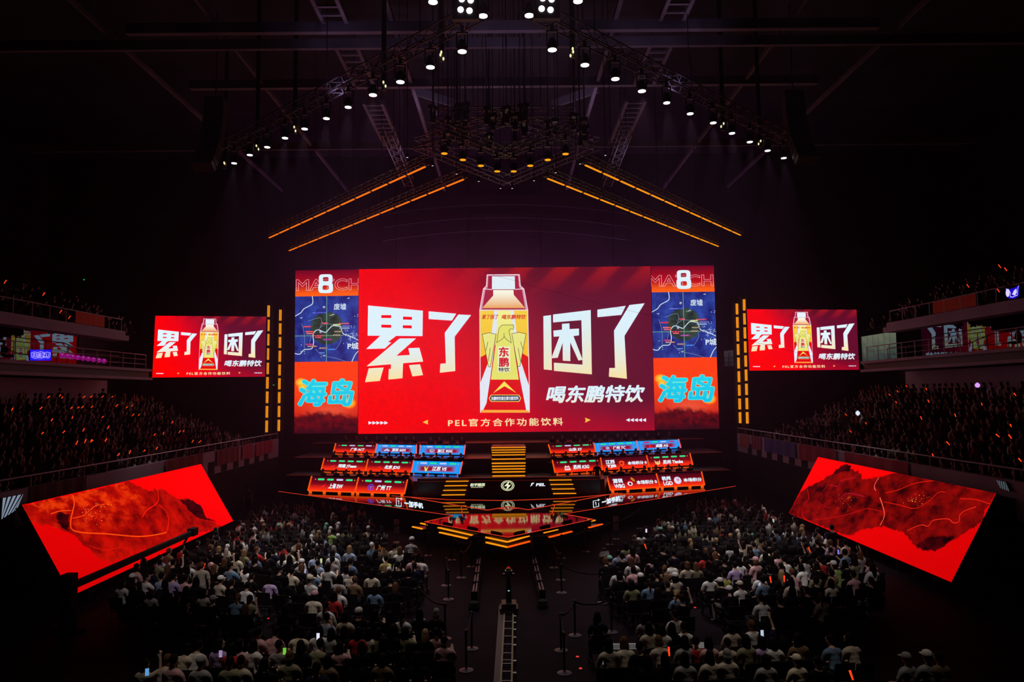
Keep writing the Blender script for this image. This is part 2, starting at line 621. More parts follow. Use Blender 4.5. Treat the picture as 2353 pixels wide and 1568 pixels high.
def ad_bottle():
    p = Picture(670, 378)
    p.layer = 1
    Y1, Y2, RD, LAV, NAVY = rgb(252, 190, 40), rgb(232, 224, 112), rgb(226, 6, 18), rgb(228, 230, 250), rgb(25, 28, 70)
    h = cb([(0, 100), (0, 1515)])
    hy = lambda t: lerp(h[0][1], h[1][1], t)
    p.poly(cb([(538, 100), (868, 98), (880, 215), (915, 245), (955, 465), (462, 465), (500, 245), (530, 215)]), rgb(214, 150, 180))
    p.up()
    p.poly(cb([(550, 110), (856, 108), (866, 225), (896, 252), (932, 455), (485, 455), (520, 252), (544, 225)]), rgb(168, 30, 62))
    p.up()
    p.poly(cb([(588, 115), (822, 113), (825, 248), (587, 248)]), rgb(228, 236, 252))
    p.poly(cb([(600, 255), (808, 255), (812, 305), (930, 442), (485, 442), (600, 312)]), lambda x, y: mix3(rgb(252, 248, 236), rgb(238, 158, 84), (y - hy(.13)) / (hy(.25) - hy(.13))))
    p.poly(cb([(460, 466), (958, 464), (968, 955), (465, 955)]), lambda x, y: mix3(rgb(250, 205, 70), Y1, (y - hy(.26)) / (hy(.5) - hy(.26))))
    p.up()
    p.poly(cb([(465, 950), (530, 915), (640, 800), (790, 800), (905, 910), (968, 950), (970, 1490), (468, 1490)]), RD)
    p.poly(cb([(468, 1485), (970, 1485), (970, 1518), (468, 1518)]), rgb(250, 165, 60))
    p.up()
    p.poly(cb([(610, 470), (660, 470), (570, 1150), (530, 1420), (495, 1492), (468, 1492), (468, 1210), (548, 1000)]), LAV)
    p.poly(cb([(770, 470), (812, 470), (870, 950), (970, 1250), (970, 1495), (938, 1495), (870, 1150)]), LAV)
    p.up()
    p.poly(cb([(640, 600), (650, 470), (775, 470), (800, 610), (812, 850), (862, 1178), (575, 1178), (628, 800)]), lambda x, y: mix3(rgb(248, 240, 150), Y2, (y - hy(.26)) / (hy(.6) - hy(.26))))
    p.up()
    p.poly(cb([(665, 650), (690, 615), (805, 615), (812, 640), (775, 660), (770, 780), (850, 1130), (590, 1130), (645, 760)]), Y2)
    p.up()
    for sx in (0, 1):
        q = [(485, 712), (560, 695), (630, 712), (575, 1040), (550, 1045)]
        p.poly(cb([(1424 - x if sx else x, y) for x, y in q]), mix3(rgb(240, 232, 150), Y2, .4))
    p.up()
    DK = rgb(40, 46, 60)
    w = 1.1
    for line in ([(635, 800), (660, 650), (690, 617), (805, 615), (812, 640), (806, 660), (780, 655), (762, 670), (785, 795)], [(640, 795), (700, 755), (712, 735), (735, 765), (785, 800)], [(712, 735), (710, 700)],
                 [(487, 712), (560, 695), (628, 712), (570, 1048), (550, 1045), (487, 712)], [(525, 880), (545, 790)], [(548, 990), (570, 855)], [(937, 706), (864, 690), (790, 706), (852, 1045), (874, 1040), (937, 706)], [(905, 870), (882, 790)], [(880, 985), (856, 855)]):
        p.stroke(cb(line), w, DK)
    for line in ([(538, 100), (868, 98), (880, 215), (915, 245), (955, 465), (970, 1250), (970, 1515)], [(538, 100), (530, 215), (500, 245), (462, 465), (465, 1220), (468, 1515)], [(462, 465), (957, 463)], [(500, 245), (587, 252)], [(825, 250), (915, 245)]):
        p.stroke(cb(line), 1.8, rgb(240, 220, 235))

    def tx(s, x0, y0, x1, y1, col, off=0.03, **k):
        a, b = cb([(x0, y0), (x1, y1)])
        p.text(s, a[0], a[1], b[0], b[1], col, off, **k)
    tx('累了困了', 482, 512, 655, 556, rgb(215, 60, 40), .03, shear=.2)
    tx('喝东鹏特饮', 685, 510, 938, 556, rgb(215, 60, 40), .03, shear=.2)
    p.poly(cb([(645, 838), (775, 836), (775, 1100), (645, 1102)]), rgb(240, 236, 200))
    p.up()
    tx('东', 655, 842, 762, 942, rgb(205, 20, 55), .03)
    tx('鹏', 655, 950, 762, 1046, rgb(205, 20, 55), .03)
    tx('特饮', 653, 1054, 768, 1096, NAVY, .025)
    p.poly(cb([(712, 1195), (835, 1314), (716, 1246), (598, 1317)]), rgb(250, 225, 90))
    p.poly(cb([(553, 1370), (575, 1333), (865, 1333), (885, 1370), (865, 1406), (575, 1406)]), rgb(250, 215, 90))
    p.up()
    p.poly(cb([(562, 1370), (580, 1340), (860, 1340), (876, 1370), (860, 1399), (580, 1399)]), NAVY)
    p.up()
    tx('东鹏特饮维生素功能饮料', 578, 1352, 860, 1388, rgb(235, 238, 255), .03)
    return p


# ------------------------------------------------------------------ the hall
FLOOR_END = 66.0
struct('floor', MB().box(-42, 42, -6, FLOOR_END, -0.3, 0.0), M_FLOOR)
struct('ceiling', MB().box(-42, 42, -6, FLOOR_END, 29.0, 29.4), M_BACK)
struct('wall_back', MB().box(-42, 42, 64.5, 65.0, 0, 29), M_BACK)
struct('wall_left', MB().box(-42, -41.5, -6, FLOOR_END, 0, 29), M_BACK)
struct('wall_right', MB().box(41.5, 42, -6, FLOOR_END, 0, 29), M_BACK)
# haze hanging in the hall
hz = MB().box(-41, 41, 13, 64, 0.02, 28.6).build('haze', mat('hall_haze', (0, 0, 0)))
nt = MATS['hall_haze'].node_tree
nt.nodes.clear()
vsn = nt.nodes.new('ShaderNodeVolumeScatter')
vsn.inputs['Color'].default_value = (0.95, 0.55, 1.0, 1)  # violet stage light is put into the haze colour
gt = nt.nodes.new('ShaderNodeTexCoord')
mp = nt.nodes.new('ShaderNodeMapping')
mp.vector_type = 'TEXTURE'
mp.inputs['Location'].default_value = (0, 57, 11)
mp.inputs['Scale'].default_value = (36, 22, 22)
gr = nt.nodes.new('ShaderNodeTexGradient')
gr.gradient_type = 'QUADRATIC_SPHERE'
md = nt.nodes.new('ShaderNodeMath')
md.operation = 'MULTIPLY_ADD'
md.inputs[1].default_value, md.inputs[2].default_value = HAZE_STAGE, HAZE
nt.links.new(gt.outputs['Object'], mp.inputs['Vector'])
nt.links.new(mp.outputs['Vector'], gr.inputs['Vector'])
nt.links.new(gr.outputs['Fac'], md.inputs[0])
nt.links.new(md.outputs['Value'], vsn.inputs['Density'])
vsn.inputs['Anisotropy'].default_value = 0.25
out = nt.nodes.new('ShaderNodeOutputMaterial')
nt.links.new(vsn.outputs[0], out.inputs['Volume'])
tag(hz, 'thin stage haze with violet light tinted in, filling the dark arena air', 'haze', kind='stuff')

XW = 17.7           # line of the lower bowl's front wall
for sg, side in ((-1, 'left'), (1, 'right')):
    w = MB().box(min(sg * XW, sg * (XW + .25)), max(sg * XW, sg * (XW + .25)), 12, 56, 2.6, 3.95)
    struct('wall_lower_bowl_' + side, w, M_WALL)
    d = MB().box(min(sg * (XW + .02), sg * (XW + .3)), max(sg * (XW + .02), sg * (XW + .3)), 12, 56, 0, 2.6)
    struct('wall_base_' + side, d, M_DARK)
    # raked terrace of the lower bowl
    st = MB()
    x0, z0 = XW + .3, 3.3
    for k in range(12):
        a, b = sg * (x0 + k * .85), sg * (x0 + (k + 1) * .85)
        st.box(min(a, b), max(a, b), 12, 56, 2.6, z0 + k * .30)
    struct('terrace_floor_' + side, st, M_RAKE)


def rake(x):
    """height of the terrace under a point"""
    return 3.3 + max(0, int((abs(x) - XW - .3) / .85)) * .30


# tier slabs: the line of the upper tier's edge, from the far end to near the camera
E1 = PY(350, 849, 52.0)
E0 = PZ(0, 825, E1.z)
TD = (E0 - E1)
TD.z = 0
TZ = E1.z


def tier_line(t, inset=0.0, sg=-1):
    p = E1 + TD * t
    return Vector((sg * (abs(p.x) + inset), p.y))


zb = PY(350, 874, 52.0).z
zc = PZ(0, 743, 0.0)
r0 = ray(0, 743)
tt = E0.y / r0.y
ZC0 = (CAM_O + r0 * tt).z                     # underside of the balcony above
ZC1 = (CAM_O + ray(0, 713) * (E0.y / ray(0, 713).y)).z
for sg, side in ((-1, 'left'), (1, 'right')):
    A0, B = tier_line(0.0, 0, sg), tier_line(1.7, 0, sg)
    A1 = tier_line(.20, 0, sg)
    n = Vector((sg, 0))

    def slab(nm, z0, z1, i0, i1, mt, A=A0):
        poly = [(A.x + sg * i0, A.y), (B.x + sg * i0, B.y), (B.x + sg * i1, B.y), (A.x + sg * i1, A.y)]
        struct(nm, MB().prism(poly if sg > 0 else poly[::-1], z0, z1), mt)
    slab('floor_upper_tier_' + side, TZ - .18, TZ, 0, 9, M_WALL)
    slab('trim_tier_front_' + side, zb + .18, TZ - .18, .25, .6, mat('tier_front_dark', (0.03, 0.025, 0.03), .6))
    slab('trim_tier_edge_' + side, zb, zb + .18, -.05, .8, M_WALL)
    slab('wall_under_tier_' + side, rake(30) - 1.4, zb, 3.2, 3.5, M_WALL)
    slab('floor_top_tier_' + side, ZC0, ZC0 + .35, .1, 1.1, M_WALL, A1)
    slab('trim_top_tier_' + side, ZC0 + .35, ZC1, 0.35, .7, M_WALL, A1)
    st = MB()
    for k in range(9):
        i0, i1 = .8 + k * .85, .8 + (k + 1) * .85
        A = A1
        poly = [(A.x + sg * i0, A.y), (B.x + sg * i0, B.y), (B.x + sg * i1, B.y), (A.x + sg * i1, A.y)]
        st.prism(poly if sg > 0 else poly[::-1], max(ZC0 + .35, ZC1 - .6 + k * .4), ZC1 - .2 + k * .4)
    struct('terrace_upper_' + side, st, M_RAKE)
    # mirror glass front of the boxes
    gx = 30.45 if sg < 0 else 29.9
    gy1 = 51.2 if sg < 0 else 54.8
    struct('window_boxes_' + side, MB().box(min(sg * gx, sg * (gx + .1)), max(sg * gx, sg * (gx + .1)), 22, gy1, TZ, ZC0 + 1.2), M_GLASSW)
    struct('wall_boxes_' + side, MB().box(min(sg * (gx + .15), sg * (gx + .4)), max(sg * (gx + .15), sg * (gx + .4)), 14, 64, TZ - 6, ZC0 + 1.2), M_BACK)
# a lit room beside the right-hand glass
A_, B_ = PY(1985, 772, 52.5), PY(2068, 758, 46.5)
room = thing('lit_lounge', 'teal lit glass-fronted lounge on upper tier beside the hanging screen', 'room', (29.9, 57.7, TZ))
rm = MB()
rm.box(29.9, 31.5, 55.0, 60.4, TZ, ZC0 + .6)
pw = Picture(100, 60)
pw.grid(0, 0, 100, 60, 10, 6, lambda x, y: mix3(rgb(96, 100, 84), rgb(24, 42, 48), y / 60 + noise.noise(Vector((x * .06, y * .1, 3))) * .4))
pw.up()
for k in range(6):
    pw.rect(16 * k + 3, 0, 16 * k + 3.7, 60, rgb(22, 26, 30))
part_world(rm, 'wall', M_DARK, room)
pw.build('lit_window', [(29.88, 60.4, ZC0 + .6), (29.88, 55.0, ZC0 + .6), (29.88, 55.0, TZ), (29.88, 60.4, TZ)], room)
# a dim window far behind the right light columns
bw = thing('far_window', 'dim grey lit window with railing behind the right orange light columns', 'window', PY(1675, 840, 60) - Vector((0, 0, 2)))
q = [PY(x, y, 60.0) for x, y in ((1661, 806), (1688, 803), (1690, 842), (1663, 844))]
pw = Picture(30, 40)
pw.grid(0, 0, 30, 40, 4, 4, lambda x, y: mix3(rgb(48, 46, 52), rgb(26, 22, 28), y / 40))
pw.up()
for k in range(4):
    pw.rect(7 * k + 4, 0, 7 * k + 5, 40, rgb(10, 8, 10))
pw.build('pane', q, bw)
mb = MB()
for a, b in ((0, 1), (1, 2), (2, 3), (3, 0)):
    mb.bar(q[a], q[b], .12)
for k in (0.25, .5, .75):
    mb.bar(PY(1640, 815 + 40 * k, 59.4), PY(1690, 812 + 40 * k, 59.4), .05)
for k in (1640, 1657, 1675, 1690):
    mb.bar(PY(k, 810, 59.4), PY(k, 848, 59.4), .05)
part_world(mb, 'railing', M_BLACK, bw)


# railings of the upper tier
def railing(nm, label, pts, h, posts, mt, group=None, bars=3):
    t = thing('railing', label, 'railing', pts[0], 0, group)
    tot = len(pts) - 1
    m1 = MB()
    for k in range(bars):
        z = h * (k + 1) / bars
        m1.tube([Vector(p) + Vector((0, 0, z)) for p in pts], .016 if k < bars - 1 else .03, 6)
    part_world(m1, 'handrail', mt, t)
    for k in range(posts + 1):
        s = k / posts * tot
        i = min(int(s), tot - 1)
        p = Vector(pts[i]).lerp(Vector(pts[i + 1]), s - i)
        part_world(MB().tube([p, p + Vector((0, 0, h))], .025, 6), 'post', mt, t)
    return t


M_RAIL = mat('grey_rail_tube', (0.45, 0.40, 0.45), .4, .3)
for sg, side in ((-1, 'left'), (1, 'right')):
    a, b = tier_line(.03, .25, sg), tier_line(1.6, .25, sg)
    railing('r', 'tubular rail along the edge of the %s-hand upper tier' % side, [(a.x, a.y, TZ), (b.x, b.y, TZ)], 1.0, 16, M_RAIL, bars=3)
    a, b = tier_line(.24, .3, sg), tier_line(1.6, .3, sg)
    railing('r', 'thin rail above the %s-hand top tier front' % side, [(a.x, a.y, ZC1), (b.x, b.y, ZC1)], .75, 14, M_RAIL, bars=1)
    railing('r', 'thin rail on the low wall in front of the %s-hand lower bowl' % side, [(sg * (XW + .1), 56, 3.95), (sg * (XW + .1), 12, 3.95)], .42, 26, M_RAIL, bars=1)
    # corridor steps with a platform rail, seen before the glass
    a = tier_line(.25 if sg > 0 else .3, 2.6, sg)
    t = railing('r', 'stepped platform rail in front of the %s-hand mirrored glass' % side, [(a.x, a.y + 5, TZ), (a.x, a.y + 1, TZ), (a.x, a.y - 1.5, TZ + .5), (a.x, a.y - 6, TZ + .5)], 1.0, 5, M_BLACK, bars=2)

# dark vents along the lower bowl wall, banners hung on the rail
for sg, side in ((-1, 'left'), (1, 'right')):
    for k in range(17):
        y = 21.5 + k * 1.95
        t = tag(MB().box(min(sg * (XW - .03), sg * XW), max(sg * (XW - .03), sg * XW), y, y + .85, 2.62, 3.35).build('wall_vent', M_DARK),
                'small dark vent in the %s bowl wall, %s from the stage end' % (side, ('nearest', 'second', 'third', 'fourth', 'fifth', 'sixth', 'seventh', 'eighth', 'ninth', 'tenth', 'eleventh', 'twelfth', 'thirteenth', 'fourteenth', 'fifteenth', 'sixteenth', 'seventeenth')[16 - k]), 'vent', 'vents along the bowl wall')


def banner(sg, y0, y1, z0, z1, cols, label, txt=None, seed=0):
    x = sg * (XW - .06)
    t = thing('cloth_banner', label, 'banner', (x, (y0 + y1) / 2, z0), 0, 'banners hung on the bowl wall')
    # cloth with a slight ripple
    mb = MB()
    n = 14
    for k in range(n):
        a, b = lerp(y0, y1, k / n), lerp(y0, y1, (k + 1) / n)
        xa, xb = x - sg * .03 * math.sin(k * 1.7 + seed), x - sg * .03 * math.sin((k + 1) * 1.7 + seed)
        mb.quad((xa, a, z0), (xb, b, z0), (xb, b, z1), (xa, a, z1))
    part_world(mb, 'cloth', mat('banner_%d' % seed, rgb(*cols), .8), t)
    if txt:
        v, f, _ = text_mesh(txt, .02)
        mb = MB()
        ya, yb = (y0, y1) if sg < 0 else (y1, y0)
        ya, yb = lerp(ya, yb, .08), lerp(ya, yb, .92)
        zz0, zz1 = lerp(z0, z1, .25), lerp(z0, z1, .75)
        mb.add([(x - sg * .05, lerp(ya, yb, p[0]), lerp(zz0, zz1, p[1])) for p in v], f)
        part_world(mb, 'lettering', mat('banner_letter', rgb(210, 190, 200), .8), t)


bl = [(-1, 54.5, 50.8, (150, 40, 60), None, 'crimson cloth banner at the stage end of the left bowl wall'),
      (-1, 50.4, 48.2, (160, 60, 90), None, 'pink cloth banner second from the stage end, left bowl wall'),
      (-1, 47.6, 44.0, (110, 25, 30), None, 'dark red cloth banner third from the stage end, left bowl wall'),
      (-1, 42.0, 37.5, (120, 20, 20), None, 'long red cloth banner above the left red floor screen'),
      (-1, 30.5, 27.0, (80, 20, 20), None, 'dull brown banner over the near half of left red floor screen'),
      (1, 55.2, 53.2, (170, 90, 70), None, 'small tan cloth banner at the stage end of the right bowl wall'),
      (1, 52.7, 50.6, (140, 60, 80), None, 'small pink cloth banner second from the stage end, right bowl wall'),
      (1, 50.0, 44.5, (70, 60, 130), None, 'blue cloth banner hung on the right bowl wall'),
      (1, 44.0, 39.0, (150, 20, 50), None, 'red cloth banner over the top edge of right red screen'),
      (1, 38.0, 32.0, (150, 20, 45), None, 'long crimson cloth banner above the middle of right red screen')]
for k, (sg, y1, y0, c, tx_, lab) in enumerate(bl):
    banner(sg, y0, y1, 3.05, 3.98, c, lab, tx_, k)
# orange banners on the top tier front
for sg, lab, (pa, pb), yy in ((-1, 'orange red banner on the front of the left top tier', ((172, 728), (240, 740)), 0), (1, 'long orange red banner on the front of the right top tier', ((2145, 700), (2245, 680)), 0)):
    ys = []
    for px_, py_ in (pa, pb):
        # where the photo shows it along the tier line
        best = min((abs((CAM_R.dot(Vector((tier_line(t_ / 200, .3, sg).x, tier_line(t_ / 200, .3, sg).y, ZC1)) - CAM_O) / CAM_F.dot(Vector((tier_line(t_ / 200, .3, sg).x, tier_line(t_ / 200, .3, sg).y, ZC1)) - CAM_O)) * F + CX - px_), t_ / 200) for t_ in range(-40, 340))
        ys.append(best[1])
    a, b = tier_line(ys[0], .29, sg), tier_line(ys[1], .29, sg)
    t = thing('cloth_banner', lab, 'banner', (a.x, a.y, ZC1))
    mb = MB()
    for k in range(10):
        u, w = a.lerp(b, k / 10), a.lerp(b, (k + 1) / 10)
        mb.quad((u.x, u.y, ZC1 + .02), (w.x, w.y, ZC1 + .02), (w.x, w.y, ZC1 + .72), (u.x, u.y, ZC1 + .72))
    part_world(mb, 'cloth', mat('banner_orange', rgb(205, 70, 25), .8), t)

# ------------------------------------------------------------------ the stage
ZD, Z2, Z3, Z4 = 1.0, 1.9, 2.8, 3.5
tip, lc, rc = PZ(1167, 1236, ZD), PZ(975, 1200, ZD), PZ(1362, 1194, ZD)
li, ri = PZ(1042, 1186, ZD), PZ(1296, 1182, ZD)
lo, ro = PZ(640, 1130, ZD), PZ(1690, 1118, ZD)
stage = thing('stage', 'black gloss diamond-tipped stage with glowing orange edges below the main screen', 'stage', (0, 40, 0))


def sp(mb, nm, mt):
    return part_world(mb, nm, mt, stage)


deck_poly = [(lo.x, lo.y), (li.x, li.y), (lc.x, lc.y), (tip.x, tip.y), (rc.x, rc.y), (ri.x, ri.y), (ro.x, ro.y), (ro.x, 60), (lo.x, 60)]
deck = sp(MB().prism(deck_poly, ZD - .06, ZD), 'deck', M_DECK)
inset = lambda p: (p[0] * .985, p[1] + .12)
sp(MB().prism([inset(p) for p in deck_poly[:7]] + [(ro.x - .2, 59.9), (lo.x + .2, 59.9)], 0, ZD - .06), 'skirt', M_FASCIA)


def edge_line(pts, mt, nm='edge_light', w=.036, dz=.010, z=None):
    mb = MB()
    for a, b in zip(pts, pts[1:]):
        mb.bar(Vector(a) + Vector((0, 0, dz)), Vector(b) + Vector((0, 0, dz)), w, .02 if w < .08 else .05)
    return sp(mb, nm, mt)


for pts in ([lo, li, lc, tip, rc, ri, ro],
            [PZ(941, 1143, ZD), PZ(1051, 1162, ZD), PZ(1120, 1173, ZD), PZ(1167, 1165, ZD), PZ(1214, 1172, ZD), PZ(1278, 1160, ZD), PZ(1420, 1133, ZD)],
            [PZ(900, 1140, ZD), PZ(1030, 1149, ZD), PZ(1165, 1151, ZD), PZ(1300, 1146, ZD), PZ(1430, 1134, ZD)],
            [PZ(1060, 1163, ZD), PZ(1062, 1180, ZD)], [PZ(1275, 1160, ZD), PZ(1268, 1182, ZD)],
            [PZ(1140, 1169, ZD), PZ(1167, 1171, ZD), PZ(1192, 1168, ZD)]):
    edge_line(pts, E_REDLINE)
# bright light bars on the diamond's front faces: an upper run and a wider lower one
ZU, ZLW = .84, .62
for z0, mt, segs in ((ZU, E_ORANGE, (((967, 1203), (984, 1207)), ((1007, 1213), (1087, 1231)), ((1105, 1233), (1166, 1246)), ((1166, 1246), (1226, 1229)), ((1248, 1225), (1316, 1209)), ((1337, 1204), (1367, 1196)))),
                     (ZLW, E_ORANGE, (((948, 1211), (970, 1216)), ((1010, 1224), (1073, 1238)), ((1113, 1246), (1166, 1258)))),
                     (ZLW, E_ORANGE2, (((1166, 1258), (1220, 1244)), ((1262, 1235), (1314, 1222)), ((1353, 1213), (1384, 1205))))):
    for pa, pb in segs:
        edge_line([PZ(*pa, z0), PZ(*pb, z0)], mt, 'front_light', .10, 0)
w0, w1, w2 = PZ(948, 1211, ZLW), PZ(1166, 1258, ZLW), PZ(1384, 1205, ZLW)
up3 = Vector((0, .08, 0))
sp(MB().prism([(w0.x, w0.y + .08), (w1.x, w1.y + .08), (w2.x, w2.y + .08), (rc.x, rc.y + 1), (lc.x, lc.y + 1)], 0, ZLW), 'lower_step', M_FASCIA)

# platforms behind
pc = PY(1166, 1139, 10)
Yf = PZ(1166, 1139, ZD).y
c2 = 5.6
Z2L = PY(1166, 1098, Yf).z
p2 = [(-15, 50.0), (-15, 49.2), (-6.6, 47.4), (-c2 - .3, Yf + .2), (-c2 + .2, Yf), (c2 - .2, Yf), (c2 + .3, Yf + .2), (6.6, 47.4), (15, 49.2), (15, 50)]
Y3 = PZ(1166, 1054, Z3).y
Y4 = PZ(1166, 1019, Z4).y
p3 = [(-15.5, 60), (-15.5, 52.6), (-4.5, Y3 + .5), (-3.4, Y3), (3.4, Y3), (4.5, Y3 + .5), (15.5, 52.6), (15.5, 60)]
p4 = [(-15.5, 60), (-15.5, 57.4), (-4.5, Y4 + .5), (4.5, Y4 + .5), (15.5, 57.4), (15.5, 60)]
p2 = [(-15, 60)] + p2[1:-1] + [(15, 60)]
M_PLAT = mat('platform_top_black', (0.012, 0.009, 0.011), .3)
sp(MB().prism(p2[::-1], ZD, Z2), 'player_platform', M_PLAT)
sp(MB().prism(p3[::-1], Z2, Z3), 'player_platform', M_PLAT)
sp(MB().prism(p4[::-1], Z3, Z4), 'player_platform', M_PLAT)
for poly, z, mt in ((p3, Z3, E_DIMRED), (p4, Z4, E_DIMRED), (p2, Z2, E_DIMRED)):
    edge_line([(x, y - .03, z) for x, y in poly[1:-1]], mt, 'edge_light', .04)
# centre front wall with marks
fq = [(-c2, Yf - .04, Z2L), (c2, Yf - .04, Z2L), (c2, Yf - .04, ZD), (-c2, Yf - .04, ZD)]
sp(MB().box(-c2, c2, Yf - .02, Yf + .3, ZD, Z2L), 'centre_fascia', M_FASCIA)
edge_line([(-c2, Yf - .04, Z2L), (c2, Yf - .04, Z2L)], E_DIMRED)
pg = Picture(1120, (Z2L - ZD) * 100)
HF = homography([(900, 1105), (1440, 1103), (1440, 1141), (900, 1145)], [(0, 0), (1, 0), (1, 1), (0, 1)])


def fx(px_, py_):
    p = PY(px_, py_, Yf - .04)
    return ((p.x + c2) * 100, (Z2L - p.z) * 100)


GR = rgb(226, 232, 190)
a, b = fx(1151, 1106), fx(1182, 1127)
cx_, cy_, rx_, ry_ = (a[0] + b[0]) / 2, (a[1] + b[1]) / 2, (b[0] - a[0]) / 2, (b[1] - a[1]) / 2 * 1.12
pg.disc(cx_, cy_, rx_, ry_, GR, 36, .9)
pg.disc(cx_, cy_, rx_ * .78, ry_ * .78, GR, 36, .86)
pg.up()
bolt = [(.28, -.95), (-.5, .12), (-.06, .05), (-.24, .95), (.5, -.2), (.08, -.1)]
pg.poly([(cx_ + x * rx_ * 1.05, cy_ + y * ry_ * 1.0) for x, y in bolt], GR)
a, b = fx(1080, 1111), fx(1115, 1118)
pg.text('和平精英', a[0], a[1], b[0], b[1], rgb(215, 222, 185), .045, .2)
a, b = fx(1082, 1119), fx(1110, 1121)
pg.text('GAME FOR PEACE', a[0], a[1], b[0], b[1], rgb(215, 222, 185), .02)
a, b = fx(1231, 1111), fx(1253, 1117.5)
pg.text('PEL', a[0], a[1], b[0], b[1], rgb(225, 230, 245), .06, .15)
a, b = fx(1218, 1110), fx(1228, 1118)
pg.poly([(a[0] + x * (b[0] - a[0]), a[1] + y * (b[1] - a[1])) for x, y in ((.2, .35), (.45, 0), (1, 0), (.75, .32), (.5, .32), (.4, .5), (.7, .5), (.1, 1), (0, 1), (.25, .6))], rgb(225, 230, 245))
pg.build('wall_marks', fq, stage)
# corner steps on both sides of the centre wall
for sg, y0 in ((-1, 0), (1, 0)):
    for k in range(4):
        z = Z2L - .12 - k * .235
        x0, x1 = (2.45 + k * .06, 3.83 + k * .06)
        yk = Yf - .06 - k * .27
        s_ = sp(MB().box(min(sg * x0, sg * x1), max(sg * x0, sg * x1), yk - .27, Yf, ZD, z - .05), 'step', M_FASCIA)
        l_ = MB().box(min(sg * x0, sg * x1), max(sg * x0, sg * x1), yk - .33, yk - .25, z - .05, z)
        inv = Matrix.Translation(-stage.location)
        l_.v = [tuple(inv @ Vector(v)) for v in l_.v]
        l_.build('step_light', E_ORANGE, s_)
# centre stair, steps with a glowing nose
ys = [1098, 1093, 1084, 1077.3, 1070.8, 1064, 1054.5, 1045, 1039, 1033.5, 1028]
for k, yp in enumerate(ys):
    z = lerp(Z2, Z4 - .05, k / 10)
    p = PZ(1163.5, yp, z)
    yy = p.y if k else Yf + .1
    w = lerp(1.02, 1.22, k / 10)
    s_ = sp(MB().box(-w, w, yy, max(Y4 + .6, yy + .3), ZD if k == 0 else Z2, z - .03), 'step', M_FASCIA)
    l_ = MB().box(-w, w, yy - .07, yy + .02, z - .06, z + .005)
    inv = Matrix.Translation(-stage.location)
    l_.v = [tuple(inv @ Vector(v)) for v in l_.v]
    l_.build('step_light', E_ORANGE, s_)
# lettering shown in the stage floor's LED strip
for q, s in (([(909, 1141.5), (973, 1155), (973, 1171), (909, 1165)], 1), ([(1361, 1150), (1425, 1137), (1426, 1153), (1362, 1169)], 2)):
    w3 = [PZ(x, y, ZD + .004) for x, y in q]
    pf = Picture(100, 50)
    pf.layer = 0
    pf.stroke([(14, 7), (3, 7), (3, 46), (21, 46), (21, 26)], 2.2, WHT)
    pf.stroke([(21, 0), (21, 14)], 2.2, WHT)
    pf.stroke([(15.5, 7), (26, 7)], 2.2, WHT)
    pf.stroke([(9, 21), (12, 18), (12, 37)], 2.0, WHT)
    pf.text('一加手机', 32, 8, 99, 45, WHT, .045)
    pf.build('floor_lettering', w3, stage, base=.006, step=.001)
# wedge monitors lying on the diamond and black speakers before it
_tens = {30: 'thirt', 40: 'fort', 50: 'fift'}
ordn = ['first', 'second', 'third', 'fourth', 'fifth', 'sixth', 'seventh', 'eighth', 'ninth', 'tenth', 'eleventh', 'twelfth', 'thirteenth', 'fourteenth', 'fifteenth', 'sixteenth', 'seventeenth', 'eighteenth', 'nineteenth', 'twentieth', 'twenty-first', 'twenty-second', 'twenty-third', 'twenty-fourth', 'twenty-fifth', 'twenty-sixth', 'twenty-seventh', 'twenty-eighth', 'twenty-ninth', 'thirtieth']
ordn += ['%sy-%s' % (_tens[30 + 10 * (k // 9)], ordn[k % 9]) for k in range(27)]
for k, (px_, py_, tip_) in enumerate(((1029, 1206, 1), (1086, 1216, 1), (1141, 1227, 1), (1193, 1226, -1), (1252, 1212, -1), (1303, 1201, -1))):
    p = PZ(px_, py_, ZD)
    ang = math.atan2((tip.y - lc.y), (tip.x - lc.x)) if tip_ > 0 else math.atan2((rc.y - tip.y), (rc.x - tip.x))
    t = thing('wedge_monitor', 'black wedge floor speaker on the diamond stage edge, %s from the left' % ordn[k], 'speaker', p, ang, 'wedge monitors on the diamond edge')
    mb = MB()
    v = [(-.27, -.10, 0), (.27, -.10, 0), (.27, .12, 0), (-.27, .12, 0), (-.27, -.09, .12), (.27, -.09, .12), (.27, .06, .05), (-.27, .06, .05)]
    mb.add(v, [(0, 3, 2, 1), (4, 5, 6, 7), (0, 1, 5, 4), (1, 2, 6, 5), (2, 3, 7, 6), (3, 0, 4, 7)])
    mb.build('cabinet', M_DARK, t)
    MB().add([(-.24, -.07, .111), (.24, -.07, .111), (.24, .04, .065), (-.24, .04, .065)], [(0, 1, 2, 3)]).build('grille', M_BLACK, t)
for k, (px_, py_, w) in enumerate(((999, 1253, 30), (1096, 1281, 36), (1242, 1280, 36), (1336, 1250, 32))):
    p = PZ(px_, py_, 0.0)
    hw = w / F * p.y / 2
    t = thing('subwoofer', 'black bass speaker on the floor before the diamond stage, %s from the left' % ordn[k], 'speaker', (p.x, p.y, 0), (-.28, -.28, .28, .28)[k], 'bass speakers before the stage')
    bm = bmesh.new()
    bmesh.ops.create_cube(bm, size=1, matrix=Matrix.Translation((0, .3, .45)) @ Matrix.Diagonal((hw * 2, .7, .86, 1)))
    bmesh.ops.bevel(bm, geom=bm.edges[:], offset=.06, segments=2, affect='EDGES', profile=.5)
    me = bpy.data.meshes.new('cabinet')
    bm.to_mesh(me)
    bm.free()
    me.materials.append(M_DARK)
    o = bpy.data.objects.new('cabinet', me)
    COL.objects.link(o)
    o.parent = t
    MB().box(-hw * .85, hw * .85, -.08, -.055, .1, .8).build('grille', M_BLACK, t)

# ------------------------------------------------------------------ LED walls
YS = 59.0


